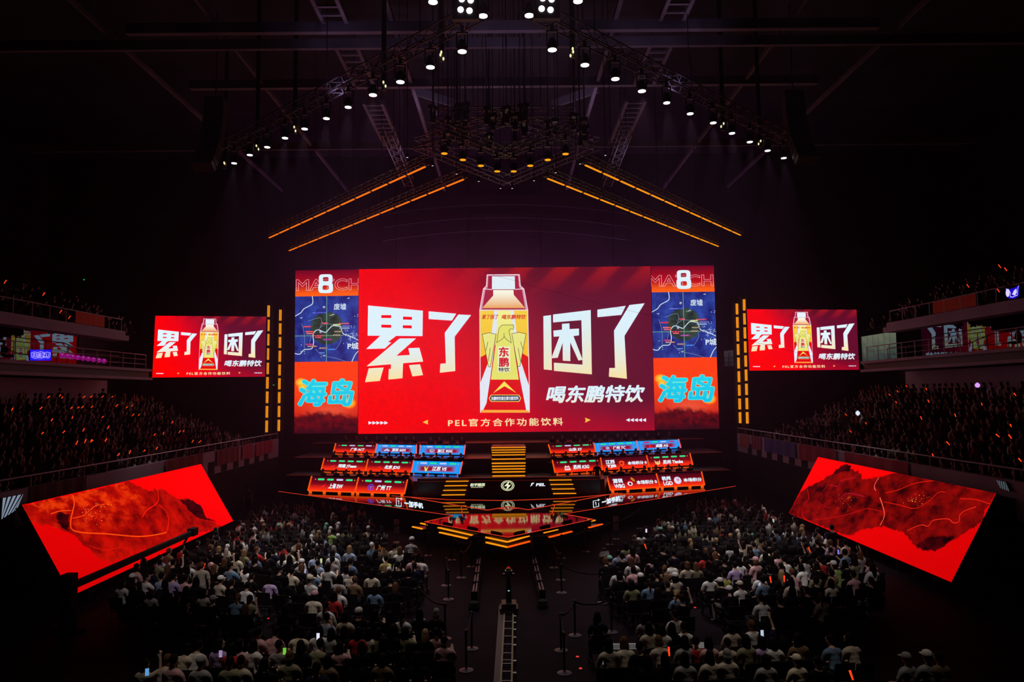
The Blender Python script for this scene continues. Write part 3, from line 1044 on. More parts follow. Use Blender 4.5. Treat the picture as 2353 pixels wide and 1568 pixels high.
def led_wall(name, label, corners_px, Y, cabinet_depth=.45):
    if callable(Y):
        q = [Y(*c) for c in corners_px]
    else:
        q = [PY(x, y, Y) for x, y in corners_px]
    cen = sum(q, Vector()) / 4
    t = thing(name, label, 'screen', (cen.x, cen.y, min(p.z for p in q)))
    n = (q[1] - q[0]).cross(q[3] - q[0]).normalized()
    if n.dot(CAM_O - cen) > 0:
        n = -n
    mb = MB()
    # cabinet: the four corners pushed back
    ex = [(p - cen) * 1.003 + cen for p in q]
    v = ex + [p + n * cabinet_depth for p in ex]
    mb.add(v, [(0, 1, 2, 3), (7, 6, 5, 4), (0, 4, 5, 1), (1, 5, 6, 2), (2, 6, 7, 3), (3, 7, 4, 0)])
    part_world(mb, 'cabinet', M_DARK, t)
    return t, q


def hang(t, q, ztop=27.0, n=2):
    for k in range(n):
        a = q[0].lerp(q[1], (k + .5) / n)
        part_world(MB().tube([a + Vector((0, .2, 0)), (a.x, a.y + .2, ztop)], .025, 5), 'hoist_cable', M_BLACK, t)


t, q = led_wall('main_screen', 'huge red advertising screen behind the stage showing a drink bottle', MAIN_PX, YS)
# a true rectangle in space
q = [Vector((lerp(q[0].x, q[3].x, .5), YS, lerp(q[0].z, q[1].z, .5))), Vector((lerp(q[1].x, q[2].x, .5), YS, lerp(q[0].z, q[1].z, .5))), Vector((lerp(q[1].x, q[2].x, .5), YS, lerp(q[2].z, q[3].z, .5))), Vector((lerp(q[0].x, q[3].x, .5), YS, lerp(q[2].z, q[3].z, .5)))]
MAINQ = q
AD = [('panel', ad_panel(), PIC_LIT), ('slogan', ad_slogan(0), PIC), ('slogan', ad_slogan(1), PIC), ('drink_line', ad_slogan(2), PIC), ('bottle_picture', ad_bottle(), PIC), ('caption', ad_caption(), PIC)]
for nm, p, mt in AD:
    p.build(nm, q, t, mt)
hang(t, q, 29, 4)
for lab, corners in (('smaller hanging red screen left of the stage showing the drink advertisement', [(357, 726), (612, 728), (609, 866), (350, 868)]),
                     ('smaller hanging red screen right of the stage showing the drink advertisement', [(1716, 711), (1968, 712), (1974, 850), (1722, 852)])):
    t, q = led_wall('hanging_screen', lab, corners, 56.0, .3)
    for nm, p, mt in AD:
        p.build(nm, q, t, mt, step=.006)
    hang(t, q, 29)


# ---- tall side walls with match number, map and island name
def side_wall(lab, corners, cut):
    t, q = led_wall('side_screen', lab, corners, YS + .02)
    HS = lambda x, y: (x, y)
    W, H = 1000, 2600
    p = Picture(W, H)
    Y0, Y1 = .162 * H, .565 * H

    def head(x, y):
        k = y / Y0
        c = mix3(rgb(105, 0, 32), rgb(190, 8, 22), k / .62) if k < .62 else mix3(rgb(190, 8, 22), rgb(255, 95, 10), (k - .62) / .3)
        return c

    def mapc(x, y):
        n1 = noise.fractal(Vector((x * .006, y * .006, 1.3)), .7, 2.0, 5)
        n2 = noise.noise(Vector((x * .03, y * .03, 7)))
        base = mix3(rgb(16, 28, 112), rgb(44, 72, 170), .5 + n1 * .6)
        base = mix3(base, rgb(18, 24, 84), max(0, n2) * .8)
        cxm, cym, r = 505, Y0 + .49 * (Y1 - Y0), 262
        d = math.hypot(x - cxm, y - cym)
        if d < r:
            base = mix3(rgb(20, 34, 32), rgb(52, 72, 64), .5 + n1 * .7 + n2 * .3)
        return base

    def isl(x, y):
        k = (y - Y1) / (H - Y1)
        c = rgb(255, 62, 6) if k < .4 else mix3(rgb(255, 62, 6), rgb(205, 30, 10), (k - .4) / .35)
        g = math.exp(-(((x - 560) / 330) ** 2 + ((k - .68) / .1) ** 2))
        c = mix3(c, rgb(240, 90, 60), g * .7)
        n1 = noise.fractal(Vector((x * .012, y * .012, 9)), .8, 2, 5)
        e = .74 + .05 * math.sin(x * .006 + 2) - .05 * (abs(x - 520) / 500) + n1 * .05
        if k > e:
            c = mix3(c, mix3(rgb(120, 6, 16), rgb(28, 4, 14), .5 + n1 * .9), min(1, (k - e) / .05))
        if k > .9:
            c = mix3(c, rgb(42, 4, 18), (k - .9) / .1)
        return c
    p.grid(0, 0, W, Y0, 8, 10, head)
    p.grid(0, Y0, W, Y1, 84, 88, mapc)
    p.grid(0, Y1, W, H, 36, 40, isl)
    p.build('panel', q, t, PIC_LIT)
    m_ = Picture(W, H)
    m_.layer = 1
    LW = rgb(205, 215, 235)
    my = lambda v: Y0 + v * (Y1 - Y0)
    # roads, grid lines and marks (traced in the map's own 1000-unit square)
    road = [[(270, 0), (278, 90), (255, 130), (140, 190), (90, 250), (0, 300)], [(0, 870), (80, 880), (150, 815), (265, 800), (295, 700), (285, 590), (330, 525), (390, 520), (480, 555), (540, 500), (600, 455), (720, 470)], [(1000, 845), (950, 900), (900, 1000)], [(720, 470), (760, 580), (850, 610), (1000, 680)]]
    for r_ in road:
        m_.curve([(x, my(y / 1000)) for x, y in r_], 13, LW)
    for r_ in ([(205, 380), (380, 330), (420, 380), (400, 470), (360, 520)], [(360, 520), (470, 430), (600, 440)], [(230, 720), (260, 600)], [(150, 820), (150, 600), (110, 420)], [(640, 820), (720, 700), (720, 620)], [(320, 800), (430, 900), (640, 950), (800, 1000)]):
        m_.curve([(x, my(y / 1000)) for x, y in r_], 6, rgb(120, 140, 170))
    m_.stroke([(498, Y0), (498, Y1)], 9, rgb(110, 165, 150))
    m_.stroke([(0, my(.605)), (760, my(.605))], 9, rgb(110, 165, 130))
    rr = random.Random(5)
    for k in range(70):
        x, y = rr.gauss(890, 60), rr.gauss(600, 60)
        m_.rect(x, my(y / 1000), x + 9, my(y / 1000) + 9, LW)
    for k in range(26):
        x, y = rr.choice([(100, 320), (70, 720), (830, 30), (110, 850), (440, 905), (960, 300), (570, 280)])
        x, y = x + rr.uniform(-40, 40), y + rr.uniform(-18, 18)
        m_.rect(x, my(y / 1000), x + 12, my(y / 1000) + 10, LW)
    m_.up()
    for x, y, w, c in ((130, 465, 130, (205, 45, 60)), (165, 540, 130, (215, 70, 50)), (180, 570, 120, (215, 70, 50)), (425, 415, 95, (215, 10, 60)), (305, 605, 140, (190, 10, 60)), (320, 630, 100, (200, 20, 60)), (440, 665, 140, (165, 20, 150)), (170, 735, 110, (190, 20, 110)), (200, 765, 150, (170, 110, 80)), (385, 795, 130, (160, 110, 80)), (520, 815, 110, (40, 110, 220)), (380, 865, 90, (70, 110, 200)), (270, 255, 220, (40, 50, 190)), (600, 440, 120, (190, 205, 120)), (690, 425, 170, (205, 30, 80)), (700, 495, 160, (120, 140, 190)), (620, 545, 130, (150, 120, 90)), (600, 600, 120, (150, 120, 90)), (740, 465, 120, (90, 100, 190))):
        m_.rect(x, my(y / 1000) - 11, x + w, my(y / 1000) + 11, rgb(*c))
        for j in range(int(w / 22)):
            m_.rect(x + 8 + j * 22, my(y / 1000) - 6, x + 20 + j * 22, my(y / 1000) + 5, mix3(rgb(*c), LW, .75))
    for x, y in ((455, 170), (405, 545)):
        m_.disc(x, my(y / 1000), 20, 20, rgb(150, 190, 235), 10)
        m_.disc(x, my(y / 1000) + 12, 12, 12, rgb(215, 60, 110), 10)
    m_.text('废墟', 610, my(.115), 805, my(.215), LW, .02)
    m_.text('P城', 830, my(.715), 1005, my(.82), rgb(220, 228, 245), .02)
    m_.build('map_marks', q, t)
    h_ = Picture(W, H)
    h_.layer = 2
    h_.text('MATCH', 12 if cut else -40, .345 * Y0 + 0, 1030 if cut else 985, .79 * Y0, rgb(240, 190, 205), .0, outline=.009)
    h_.up()
    cx8 = 480 if cut else 515
    h_.squircle(cx8, .36 * Y0, 108, 82, WHT, .42)
    h_.squircle(cx8, .68 * Y0, 116, 88, WHT, .42)
    h_.rect(cx8 - 70, .46 * Y0, cx8 + 70, .53 * Y0, WHT)
    h_.build('match_number', q, t)
    i_ = Picture(W, H)
    i_.layer = 1
    ya, yb = Y1 + .235 * (H - Y1), Y1 + .63 * (H - Y1)
    for rx in range(9, 0, -1):
        k_ = rx / 9
        for gx_, gy_, gr in ((105, ya + 60, 105), (860, yb - 55, 120), (130, ya + 130, 90)):
            i_.disc(gx_, gy_, gr * k_, gr * k_ * .8, mix3(rgb(250, 215, 60), rgb(255, 62, 6), k_ ** 1.5), 20)
        i_.up()
    i_.text('海岛', 52, ya, 950, yb, mix3(rgb(130, 220, 190), rgb(90, 230, 235), .5), .05, .14)
    i_.up()
    i_.text('海岛', 60, ya + 6, 942, yb - 6, lambda x, y: mix3(rgb(20, 205, 235), rgb(0, 190, 235), (y - ya) / (yb - ya)), .028, .14)
    i_.build('island_name', q, t)
    hang(t, q, 29, 1)


side_wall('tall map screen joined to the left edge of the main screen', [(679, 622), (824.6, 619.4), (822.6, 996), (676, 997)], True)
side_wall('tall map screen joined to the right edge of the main screen', [(1495.4, 612), (1640, 610.5), (1652.5, 986), (1504.4, 988.6)], False)


# ---- tilted red terrain screens over the lower stands
def terrain(lab, corners, roads, masks, sg):
    near_b, far_b, far_t, near_t = corners
    b1, b2 = PZ(*near_b, .5), PZ(*far_b, .5)
    xb = (b1.x + b2.x) / 2
    b1, b2 = Vector((xb, b1.y, .5)), Vector((xb, b2.y, .5))
    t1, t2 = PY(*near_t, b1.y), PY(*far_t, b2.y)
    xt, zt = (t1.x + t2.x) / 2, (t1.z + t2.z) / 2
    t1, t2 = Vector((xt, b1.y, zt)), Vector((xt, b2.y, zt))
    q = [t1, t2, b2, b1] if sg < 0 else [t2, t1, b1, b2]
    pxq = [near_t, far_t, far_b, near_b] if sg < 0 else [far_t, near_t, near_b, far_b]
    HT = homography(pxq, [(0, 0), (1000, 0), (1000, 240), (0, 240)])
    cen = sum(q, Vector()) / 4
    t = thing('terrain_screen', lab, 'screen', (cen.x, cen.y, .0))
    n = (q[1] - q[0]).cross(q[3] - q[0]).normalized()
    if n.dot(CAM_O - cen) > 0:
        n = -n
    mb = MB()
    v = q + [p + n * .25 for p in q]
    mb.add(v, [(0, 1, 2, 3), (7, 6, 5, 4), (0, 4, 5, 1), (1, 5, 6, 2), (2, 6, 7, 3), (3, 7, 4, 0)])
    part_world(mb, 'cabinet', M_DARK, t)
    mb = MB()
    for k in range(6):
        y = lerp(b1.y, b2.y, (k + .5) / 6)
        mb.bar((xb + sg * .1, y, .4), (xb + sg * .1, y, 0), .1)
        mb.bar((xt + sg * .15, y, zt - .1), (xt + sg * .15, y, 0), .1)
    part_world(mb, 'support_frame', M_BLACK, t)
    # outlines of the land in picture space
    mk = [[HT(x, y) for x, y in m_] for m_ in masks]

    def inside(poly, x, y):
        c = False
        for (xa, ya), (xb_, yb_) in zip(poly, poly[1:] + poly[:1]):
            if (ya > y) != (yb_ > y) and x < (xb_ - xa) * (y - ya) / (yb_ - ya + 1e-9) + xa:
                c = not c
        return c

    def col(x, y):
        u, v = x / 1000, y / 240
        far = u if sg < 0 else 1 - u
        sea = mix3(rgb(205, 2, 4), rgb(255, 4, 6), far * .8 + (1 - v) * .45 - .1)
        jx, jy = x + 10 * noise.noise(Vector((x * .05, y * .05, 0))), y + 6 * noise.noise(Vector((x * .05, y * .05, 5)))
        n1 = noise.fractal(Vector((x * .02, y * .03, 3.0 + sg)), .62, 2.1, 7)
        n2 = noise.noise(Vector((x * .006, y * .012, 11)))
        if inside(mk[0], jx, jy):
            c = mix3(rgb(84, 2, 4), rgb(196, 14, 5), .62 + n1 * .5 + n2 * .4) if sg < 0 else mix3(rgb(40, 2, 5), rgb(146, 9, 7), .5 + n1 * .55 + n2 * .35)
            if sg < 0 and u < .5:
                g = max(0, n1 * 1.2 - .1 + (.22 - abs(u - .3)) * .9) * max(0, 1 - v * 1.8)
                c = mix3(c, rgb(240, 66, 8), min(.6, g))
            for d in mk[1:]:
                if inside(d, jx, jy):
                    c = mix3(rgb(22, 1, 6), rgb(70, 3, 8), .5 + n1)
            return c
        for d in mk[1:]:
            if inside(d, jx, jy):
                return mix3(rgb(30, 1, 6), rgb(80, 3, 8), .5 + n1)
        return sea
    p = Picture(1000, 240)
    p.grid(0, 0, 1000, 240, 250, 84, col)
    p.build('panel', q, t, PIC_LIT)
    p = Picture(1000, 240)
    p.layer = 1
    for r_, w, c in roads:
        p.curve([HT(x, y) for x, y in r_], w * .62, rgb(*c))
    rr = random.Random(3)
    spots = [(200, 1172), (215, 1190), (235, 1160)] if sg < 0 else [(1955, 1146), (2105, 1155), (2120, 1145), (1945, 1160), (2095, 1150)]
    for k in range(60):
        x, y = rr.choice(spots)
        x, y = HT(x + rr.gauss(0, 12), y + rr.gauss(0, 6))
        s_ = rr.uniform(1, 2.6)
        p.rect(x, y, x + s_ * 1.4, y + s_ * .8, rgb(255, rr.randint(80, 190), rr.randint(30, 90)))
    p.build('terrain_lines', q, t)
    return t


def z4(ox, pts):
    return [(ox + x * .25510, 1000 + y * .25510) for x, y in pts]


terrain('tilted red terrain screen leaning on the left stand beside the floor crowd', [(165, 1370), (535, 1198), (460, 1068), (52, 1160)],
        [(z4(0, [(655, 545), (670, 620), (640, 760), (650, 850), (760, 880), (950, 890), (1240, 915), (1400, 900), (1495, 880)]), 6, (255, 70, 10)),
         (z4(0, [(1410, 480), (1420, 600), (1320, 680), (1280, 740)]), 5, (240, 26, 6)), (z4(0, [(1430, 630), (1500, 700), (1515, 800), (1495, 880)]), 5, (240, 26, 6)),
         (z4(0, [(460, 710), (540, 685), (640, 680)]), 4, (250, 70, 10)), (z4(0, [(655, 750), (760, 720), (860, 640), (980, 620)]), 4, (240, 60, 8)),
         (z4(0, [(800, 1000), (950, 1035), (1090, 1010)]), 3, (220, 20, 5)), (z4(0, [(1580, 690), (1670, 830), (1600, 900)]), 3, (205, 14, 6)), (z4(0, [(1030, 460), (1060, 500), (1150, 510)]), 4, (240, 50, 6)), (z4(0, [(1210, 490), (1300, 600)]), 4, (215, 24, 6))],
        [z4(0, [(205, 640), (300, 790), (470, 820), (640, 880), (780, 1010), (870, 1100), (1000, 1150), (1500, 970), (2000, 830), (1850, 750), (1800, 640), (1690, 570), (1600, 580), (1480, 500), (1400, 480), (1340, 510), (1160, 420), (900, 480), (640, 540), (400, 590)]),
         z4(0, [(1620, 590), (1700, 575), (1810, 640), (1850, 740), (1960, 790), (1760, 740)]), z4(0, [(520, 690), (620, 700), (630, 860), (540, 830)])], -1)
terrain('tilted red terrain screen leaning on the right stand beside the floor crowd', [(2186, 1339), (1813, 1180), (1882, 1049), (2287, 1137)],
        [(z4(1753, [(1058, 390), (1020, 460), (1030, 505)]), 4, (255, 110, 100)), (z4(1753, [(1070, 570), (1110, 720), (1070, 820)]), 5, (255, 90, 60)),
         (z4(1753, [(410, 490), (420, 580), (370, 650), (370, 740), (450, 790)]), 3.5, (215, 14, 10)), (z4(1753, [(480, 770), (700, 740), (850, 700), (960, 670), (1090, 700)]), 3.5, (190, 14, 10)),
         (z4(1753, [(530, 540), (600, 455), (690, 465), (715, 415), (850, 385)]), 3, (190, 20, 40)), (z4(1753, [(690, 590), (780, 530), (930, 560)]), 3, (180, 20, 60)),
         (z4(1753, [(1120, 530), (1240, 500), (1380, 445), (1600, 415)]), 4, (220, 24, 10)), (z4(1753, [(1110, 610), (1250, 640), (1380, 670), (1500, 610), (1590, 530), (1650, 525)]), 3.5, (215, 24, 10)),
         (z4(1753, [(1310, 870), (1430, 820), (1500, 830), (1540, 780), (1670, 765), (1720, 800), (1770, 790), (1780, 730), (1830, 690), (1920, 660)]), 3.5, (240, 40, 24)),
         (z4(1753, [(1780, 585), (1920, 595), (2040, 635)]), 3.5, (225, 24, 10)), (z4(1753, [(500, 600), (610, 660), (680, 600)]), 3, (150, 12, 20))],
        [z4(1753, [(335, 525), (390, 480), (560, 400), (640, 340), (700, 290), (800, 300), (900, 350), (900, 400), (1060, 385), (1230, 340), (2090, 520), (1955, 800), (1760, 930), (1560, 1050), (1400, 1020), (1280, 890), (1100, 830), (900, 860), (800, 910), (700, 890), (230, 705)]),
         z4(1753, [(630, 365), (700, 290), (760, 262), (815, 285), (790, 320), (700, 340)]), z4(1753, [(1390, 1000), (1500, 930), (1740, 915), (1690, 970), (1560, 1050), (1450, 1045)])], 1)

# ------------------------------------------------------------------ orange light columns beside the main screen
for lab, xt_, yt_, xb_, yb_, Y in (('outer orange light column left of the main screen, beside the hanging screen', 617.5, 699, 612.5, 997, 57.0), ('inner orange light column left of the main screen', 644.5, 709, 640.5, 994, 58.0),
                                   ('inner orange light column right of the main screen', 1693, 695, 1701, 976, 58.0), ('outer orange light column right of the main screen, beside the hanging screen', 1709.5, 685, 1717.5, 977, 57.0)):
    a, b = PY(xt_, yt_, Y), PY(xb_, yb_, Y)
    t = thing('light_column', lab, 'light', (b.x, b.y, 0))
    mb = MB()
    for dx_, dy_ in ((-.2, .1), (.2, .1), (-.2, .5), (.2, .5)):
        mb.tube([(b.x + dx_, b.y + dy_, 0), (a.x + dx_, a.y + dy_, a.z + .2)], .035, 5)
    for k in range(28):
        z = k / 28 * (a.z)
        mb.bar((b.x - .2, b.y + .1, z), (b.x + .2, b.y + .1, z + a.z / 28), .025)
        mb.bar((b.x - .2, b.y + .5, z), (b.x + .2, b.y + .5, z + a.z / 28), .025)
    part_world(mb, 'truss_tower', M_TRUSS, t)
    part_world(MB().box(b.x - .45, b.x + .45, b.y - .15, b.y + .75, 0, .08), 'base', M_BLACK, t)
    for k in range(9):
        u0, u1 = (k + .1) / 9, (k + .9) / 9
        p0, p1 = b.lerp(a, u0), b.lerp(a, u1)
        for j in (-1, 1):
            part_world(MB().tube([p0 + Vector((j * .055, 0, 0)), p1 + Vector((j * .055, 0, 0))], .045, 6), 'light_tube', E_ORANGE, t)
# ------------------------------------------------------------------ people
def skin_mesh(joints, bones, voxel, extra=None):
    """one continuous body grown over a skeleton, then evened out"""
    me = bpy.data.meshes.new('sk')
    names = list(joints)
    me.from_pydata([joints[n][:3] for n in names], [(names.index(a), names.index(b)) for a, b in bones], [])
    o = bpy.data.objects.new('sk', me)
    COL.objects.link(o)
    o.modifiers.new('s', 'SKIN')
    if not me.skin_vertices:
        me.attributes  # the modifier makes the layer
    sv = me.skin_vertices[0].data
    for i, n in enumerate(names):
        r = joints[n][3]
        sv[i].radius = r if isinstance(r, tuple) else (r, r)
        sv[i].use_root = n == 'pelvis'
    sb = o.modifiers.new('u', 'SUBSURF')
    sb.levels = sb.render_levels = 1
    bpy.context.view_layer.update()
    a = bpy.data.meshes.new_from_object(o.evaluated_get(bpy.context.evaluated_depsgraph_get()))
    bpy.data.objects.remove(o)
    bm = bmesh.new()
    bm.from_mesh(a)
    if extra:
        extra(bm)
    bm.to_mesh(a)
    bm.free()
    o = bpy.data.objects.new('sk', a)
    COL.objects.link(o)
    rm = o.modifiers.new('r', 'REMESH')
    rm.mode = 'VOXEL'
    rm.voxel_size = voxel
    rm.use_smooth_shade = True
    bpy.context.view_layer.update()
    b = bpy.data.meshes.new_from_object(o.evaluated_get(bpy.context.evaluated_depsgraph_get()))
    bpy.data.objects.remove(o)
    return b


def ellipsoid(bm, c, r, rot=None):
    mt = Matrix.Translation(c) @ (rot or Matrix.Identity(4)) @ Matrix.Diagonal((r[0], r[1], r[2], 1))
    bmesh.ops.create_uvsphere(bm, u_segments=16, v_segments=12, radius=1, matrix=mt)


def seg_dist(p, a, b):
    ab = b - a
    t = max(0, min(1, (p - a).dot(ab) / max(1e-9, ab.length_squared)))
    return (p - (a + ab * t)).length


def make_person(lean=0.0, arms='lap', head=0.0, stand=False, sleeve=0.5):
    """joints of one pose facing +Y; returns body, shirt, trousers meshes and the head's place"""
    L = Vector((0, math.sin(lean), math.cos(lean)))
    hip = Vector((0, 0, .56 if not stand else .95))

    def sp_(d, x=0, y=0):
        return hip + L * d + Vector((x, y + .0, 0))
    J = {}

    def put(n, v, r):
        J[n] = (v.x, v.y, v.z, r)
    put('pelvis', hip, (.135, .115))
    put('belly', sp_(.17), (.125, .10))
    put('chest', sp_(.36), (.145, .105))
    put('collar', sp_(.47), (.105, .075))
    put('neck', sp_(.56, 0, .01), .05)
    hd = sp_(.70, 0, .03)
    put('skull', sp_(.64, 0, .02), .055)
    B = [('pelvis', 'belly'), ('belly', 'chest'), ('chest', 'collar'), ('collar', 'neck'), ('neck', 'skull')]
    for s, nm in ((-1, 'l'), (1, 'r')):
        sh = sp_(.455, s * .175)
        put('shoulder' + nm, sh, .062)
        if arms == 'lap' or (arms in ('one', 'phone') and s < 0):
            el, wr = sh + Vector((s * .06, .08, -.27)), sh + Vector((-s * .03, .30, -.34))
            fd = Vector((-s * .35, .9, -.25)).normalized()
        elif arms in ('one', 'both'):
            el, wr = sh + Vector((s * .12, .16, .10)), sh + Vector((s * .06, .22, .36))
            fd = Vector((-s * .1, .2, .95)).normalized()
        elif arms == 'phone':
            el, wr = sh + Vector((s * .07, .16, -.22)), sh + Vector((-s * .05, .36, -.06))
            fd = Vector((-s * .3, .6, .7)).normalized()
        elif arms == 'down':
            el, wr = sh + Vector((s * .07, -.01, -.29)), sh + Vector((s * .08, .06, -.55))
            fd = Vector((0, .15, -1)).normalized()
        elif arms == 'desk':
            el, wr = sh + Vector((s * .08, .12, -.25)), sh + Vector((-s * .02, .36, -.22))
            fd = Vector((-s * .2, 1, -.1)).normalized()
        put('elbow' + nm, el, .043)
        put('wrist' + nm, wr, .028)
        put('palm' + nm, wr + fd * .06, (.034, .02))
        B += [('collar', 'shoulder' + nm), ('shoulder' + nm, 'elbow' + nm), ('elbow' + nm, 'wrist' + nm), ('wrist' + nm, 'palm' + nm)]
        side = fd.cross(Vector((0, 0, 1)))
        side = side.normalized() if side.length > .2 else Vector((1, 0, 0))
        dn = fd.cross(side).normalized()
        for k, ln in enumerate((.055, .066, .07, .06, .048)):
            if k == 0:
                b0 = wr + fd * .03 + side * (-s * .03)
                b1, b2 = b0 + (fd * .6 + side * (-s * .8)) * .035, b0 + (fd * .95 + side * (-s * .5)) * .06
            else:
                b0 = wr + fd * .085 + side * ((k - 2.5) * .019)
                b1, b2 = b0 + fd * ln * .55, b0 + fd * ln * .85 + dn * ln * .45
            put('f%s%da' % (nm, k), b1, .0115)
            put('f%s%db' % (nm, k), b2, .0095)
            B += [('palm' + nm if k else 'wrist' + nm, 'f%s%da' % (nm, k)), ('f%s%da' % (nm, k), 'f%s%db' % (nm, k))]
        hp = hip + Vector((s * .085, .02, -.02))
        put('hip' + nm, hp, .088)
        if stand:
            kn, an = hip + Vector((s * .09, .03, -.44)), hip + Vector((s * .10, -.01, -.87))
        else:
            kn, an = hip + Vector((s * .12, .43, -.02)), hip + Vector((s * .13, .40 + .03 * s, -.47))
        put('knee' + nm, kn, .058)
        put('ankle' + nm, an, .038)
        put('toe' + nm, an + Vector((s * .02, .15, -.045)), .034)
        B += [('pelvis', 'hip' + nm), ('hip' + nm, 'knee' + nm), ('knee' + nm, 'ankle' + nm), ('ankle' + nm, 'toe' + nm)]
    rot = Matrix.Rotation(head, 4, 'Z')

    def extra(bm):
        ellipsoid(bm, hd, (.074, .094, .112))
        def hv(x, y, z):
            return hd + rot.to_3x3() @ Vector((x, y, z))
        ellipsoid(bm, hv(0, .035, -.06), (.05, .055, .055))          # jaw
        ellipsoid(bm, hv(0, .1, -.015), (.013, .018, .026))            # nose
        ellipsoid(bm, hv(0, .088, -.06), (.024, .012, .008))           # lips
        ellipsoid(bm, hv(0, .085, .022), (.045, .016, .012))           # brow
        for s in (-1, 1):
            ellipsoid(bm, hv(s * .078, -.005, -.01), (.012, .022, .032))
    body = skin_mesh(J, B, .0125, extra)
    jv = {n: Vector(q[:3]) for n, q in J.items()}
    groups = [('shirt', 'pelvis', 'belly'), ('shirt', 'belly', 'chest'), ('shirt', 'chest', 'collar'), ('skin', 'neck', 'skull')]
    for nm in 'lr':
        mid = jv['shoulder' + nm].lerp(jv['elbow' + nm], .3 + sleeve)
        jv['sleeve' + nm] = mid
        groups += [('shirt', 'collar', 'shoulder' + nm), ('shirt', 'shoulder' + nm, 'sleeve' + nm), ('skin', 'sleeve' + nm, 'elbow' + nm), ('skin' if sleeve < .7 else 'shirt', 'elbow' + nm, 'wrist' + nm), ('skin', 'wrist' + nm, 'palm' + nm), ('skin', 'palm' + nm, 'f%s2b' % nm),
                   ('legs', 'pelvis', 'hip' + nm), ('legs', 'hip' + nm, 'knee' + nm), ('legs', 'knee' + nm, 'ankle' + nm), ('shoe', 'ankle' + nm, 'toe' + nm)]
    cls = []
    for v in body.vertices:
        p = v.co
        if (p - hd).length < .13 or p.z > sp_(.55).z and abs(p.x) < .1 and (p - jv['neck']).length < .12:
            cls.append('skin')
            continue
        cls.append(min(groups, key=lambda g: seg_dist(p, jv[g[1]], jv[g[2]]))[0])

    def shell(kinds, off, name):
        idx, vs_, fs_ = {}, [], []
        for f in body.polygons:
            if all(cls[i] in kinds for i in f.vertices):
                for i in f.vertices:
                    if i not in idx:
                        idx[i] = len(vs_)
                        v = body.vertices[i]
                        wv = .006 * noise.noise(v.co * 14)
                        vs_.append(tuple(v.co + v.normal * (off + wv)))
                fs_.append(tuple(idx[i] for i in f.vertices))
        me = bpy.data.meshes.new(name)
        me.from_pydata(vs_, [], fs_)
        me.polygons.foreach_set('use_smooth', [True] * len(fs_))
        me.update()
        return me
    return dict(body=body, shirt=shell(('shirt',), .016, 'shirt'), trousers=shell(('legs', 'shoe'), .010, 'trousers'), head=hd, rot=rot, stand=stand)


def make_hair(kind, hd, rot):
    bm = bmesh.new()
    R3 = rot.to_3x3()

    def hv(x, y, z):
        return hd + R3 @ Vector((x, y, z))
    ellipsoid(bm, hv(0, -.022, .024), (.088, .096, .108))
    if kind == 'long':
        ellipsoid(bm, hv(0, -.075, -.10), (.088, .055, .17))
        ellipsoid(bm, hv(0, -.085, -.22), (.082, .04, .14))
        for s in (-1, 1):
            ellipsoid(bm, hv(s * .075, -.01, -.07), (.026, .05, .13))
    elif kind == 'bob':
        ellipsoid(bm, hv(0, -.05, -.05), (.098, .075, .10))
    elif kind == 'tail':
        ellipsoid(bm, hv(0, -.13, .0), (.035, .04, .05))
        ellipsoid(bm, hv(0, -.15, -.12), (.03, .03, .13))
    a = bpy.data.meshes.new('hair')
    bm.to_mesh(a)
    bm.free()
    o = bpy.data.objects.new('h', a)
    COL.objects.link(o)
    rm = o.modifiers.new('r', 'REMESH')
    rm.mode = 'VOXEL'
    rm.voxel_size = .014
    rm.use_smooth_shade = True
    bpy.context.view_layer.update()
    b = bpy.data.meshes.new_from_object(o.evaluated_get(bpy.context.evaluated_depsgraph_get()))
    bpy.data.objects.remove(o)
    for v in b.vertices:
        v.co += Vector((0, 0, .006 * noise.noise(v.co * Vector((40, 40, 8)).x)))
    return b


def make_cap(hd, rot):
    mb = MB()
    mb.lathe([(.103, .02), (.104, .05), (.098, .085), (.075, .122), (.03, .14), (.001, .143)], (0, -.012, 0), 18)
    mb.add([(-.075, .06, .03), (.075, .06, .03), (.06, .17, .022), (.02, .19, .02), (-.02, .19, .02), (-.06, .17, .022), (-.075, .06, .042), (.075, .06, .042), (.06, .17, .03), (.02, .19, .028), (-.02, .19, .028), (-.06, .17, .03)],
           [(0, 1, 2, 3, 4, 5), (11, 10, 9, 8, 7, 6), (1, 7, 8, 2), (2, 8, 9, 3), (3, 9, 10, 4), (4, 10, 11, 5), (5, 11, 6, 0)])
    me = bpy.data.meshes.new('cap')
    R3 = rot.to_3x3()
    me.from_pydata([tuple(hd + R3 @ Vector(v)) for v in mb.v], [], mb.f)
    me.polygons.foreach_set('use_smooth', [True] * len(mb.f))
    me.update()
    return me


POSES = {}
for nm, kw in (('sit', dict(lean=.05, sleeve=.4)), ('lean', dict(lean=.30, sleeve=.45, head=.3)), ('turn', dict(lean=.0, arms='phone', head=-.7, sleeve=.4)), ('back', dict(lean=-.08, sleeve=.8)),
               ('raise', dict(lean=.05, arms='one', sleeve=.4)), ('stand', dict(stand=True, arms='down', sleeve=.4)), ('play', dict(lean=.22, arms='desk', sleeve=.45))):
    P_ = make_person(**kw)
    for mname, mt in (('body', M_SKIN), ('shirt', M_CLOTH), ('trousers', M_CLOTH)):
        P_[mname].materials.append(mt)
    P_['hair'] = {}
    for hk in ('short', 'long', 'bob', 'tail'):
        hm = make_hair(hk, P_['head'], P_['rot'])
        hm.materials.append(M_HAIR)
        P_['hair'][hk] = hm
    P_['cap'] = make_cap(P_['head'], P_['rot'])
    P_['cap'].materials.append(M_CLOTH)
    POSES[nm] = P_


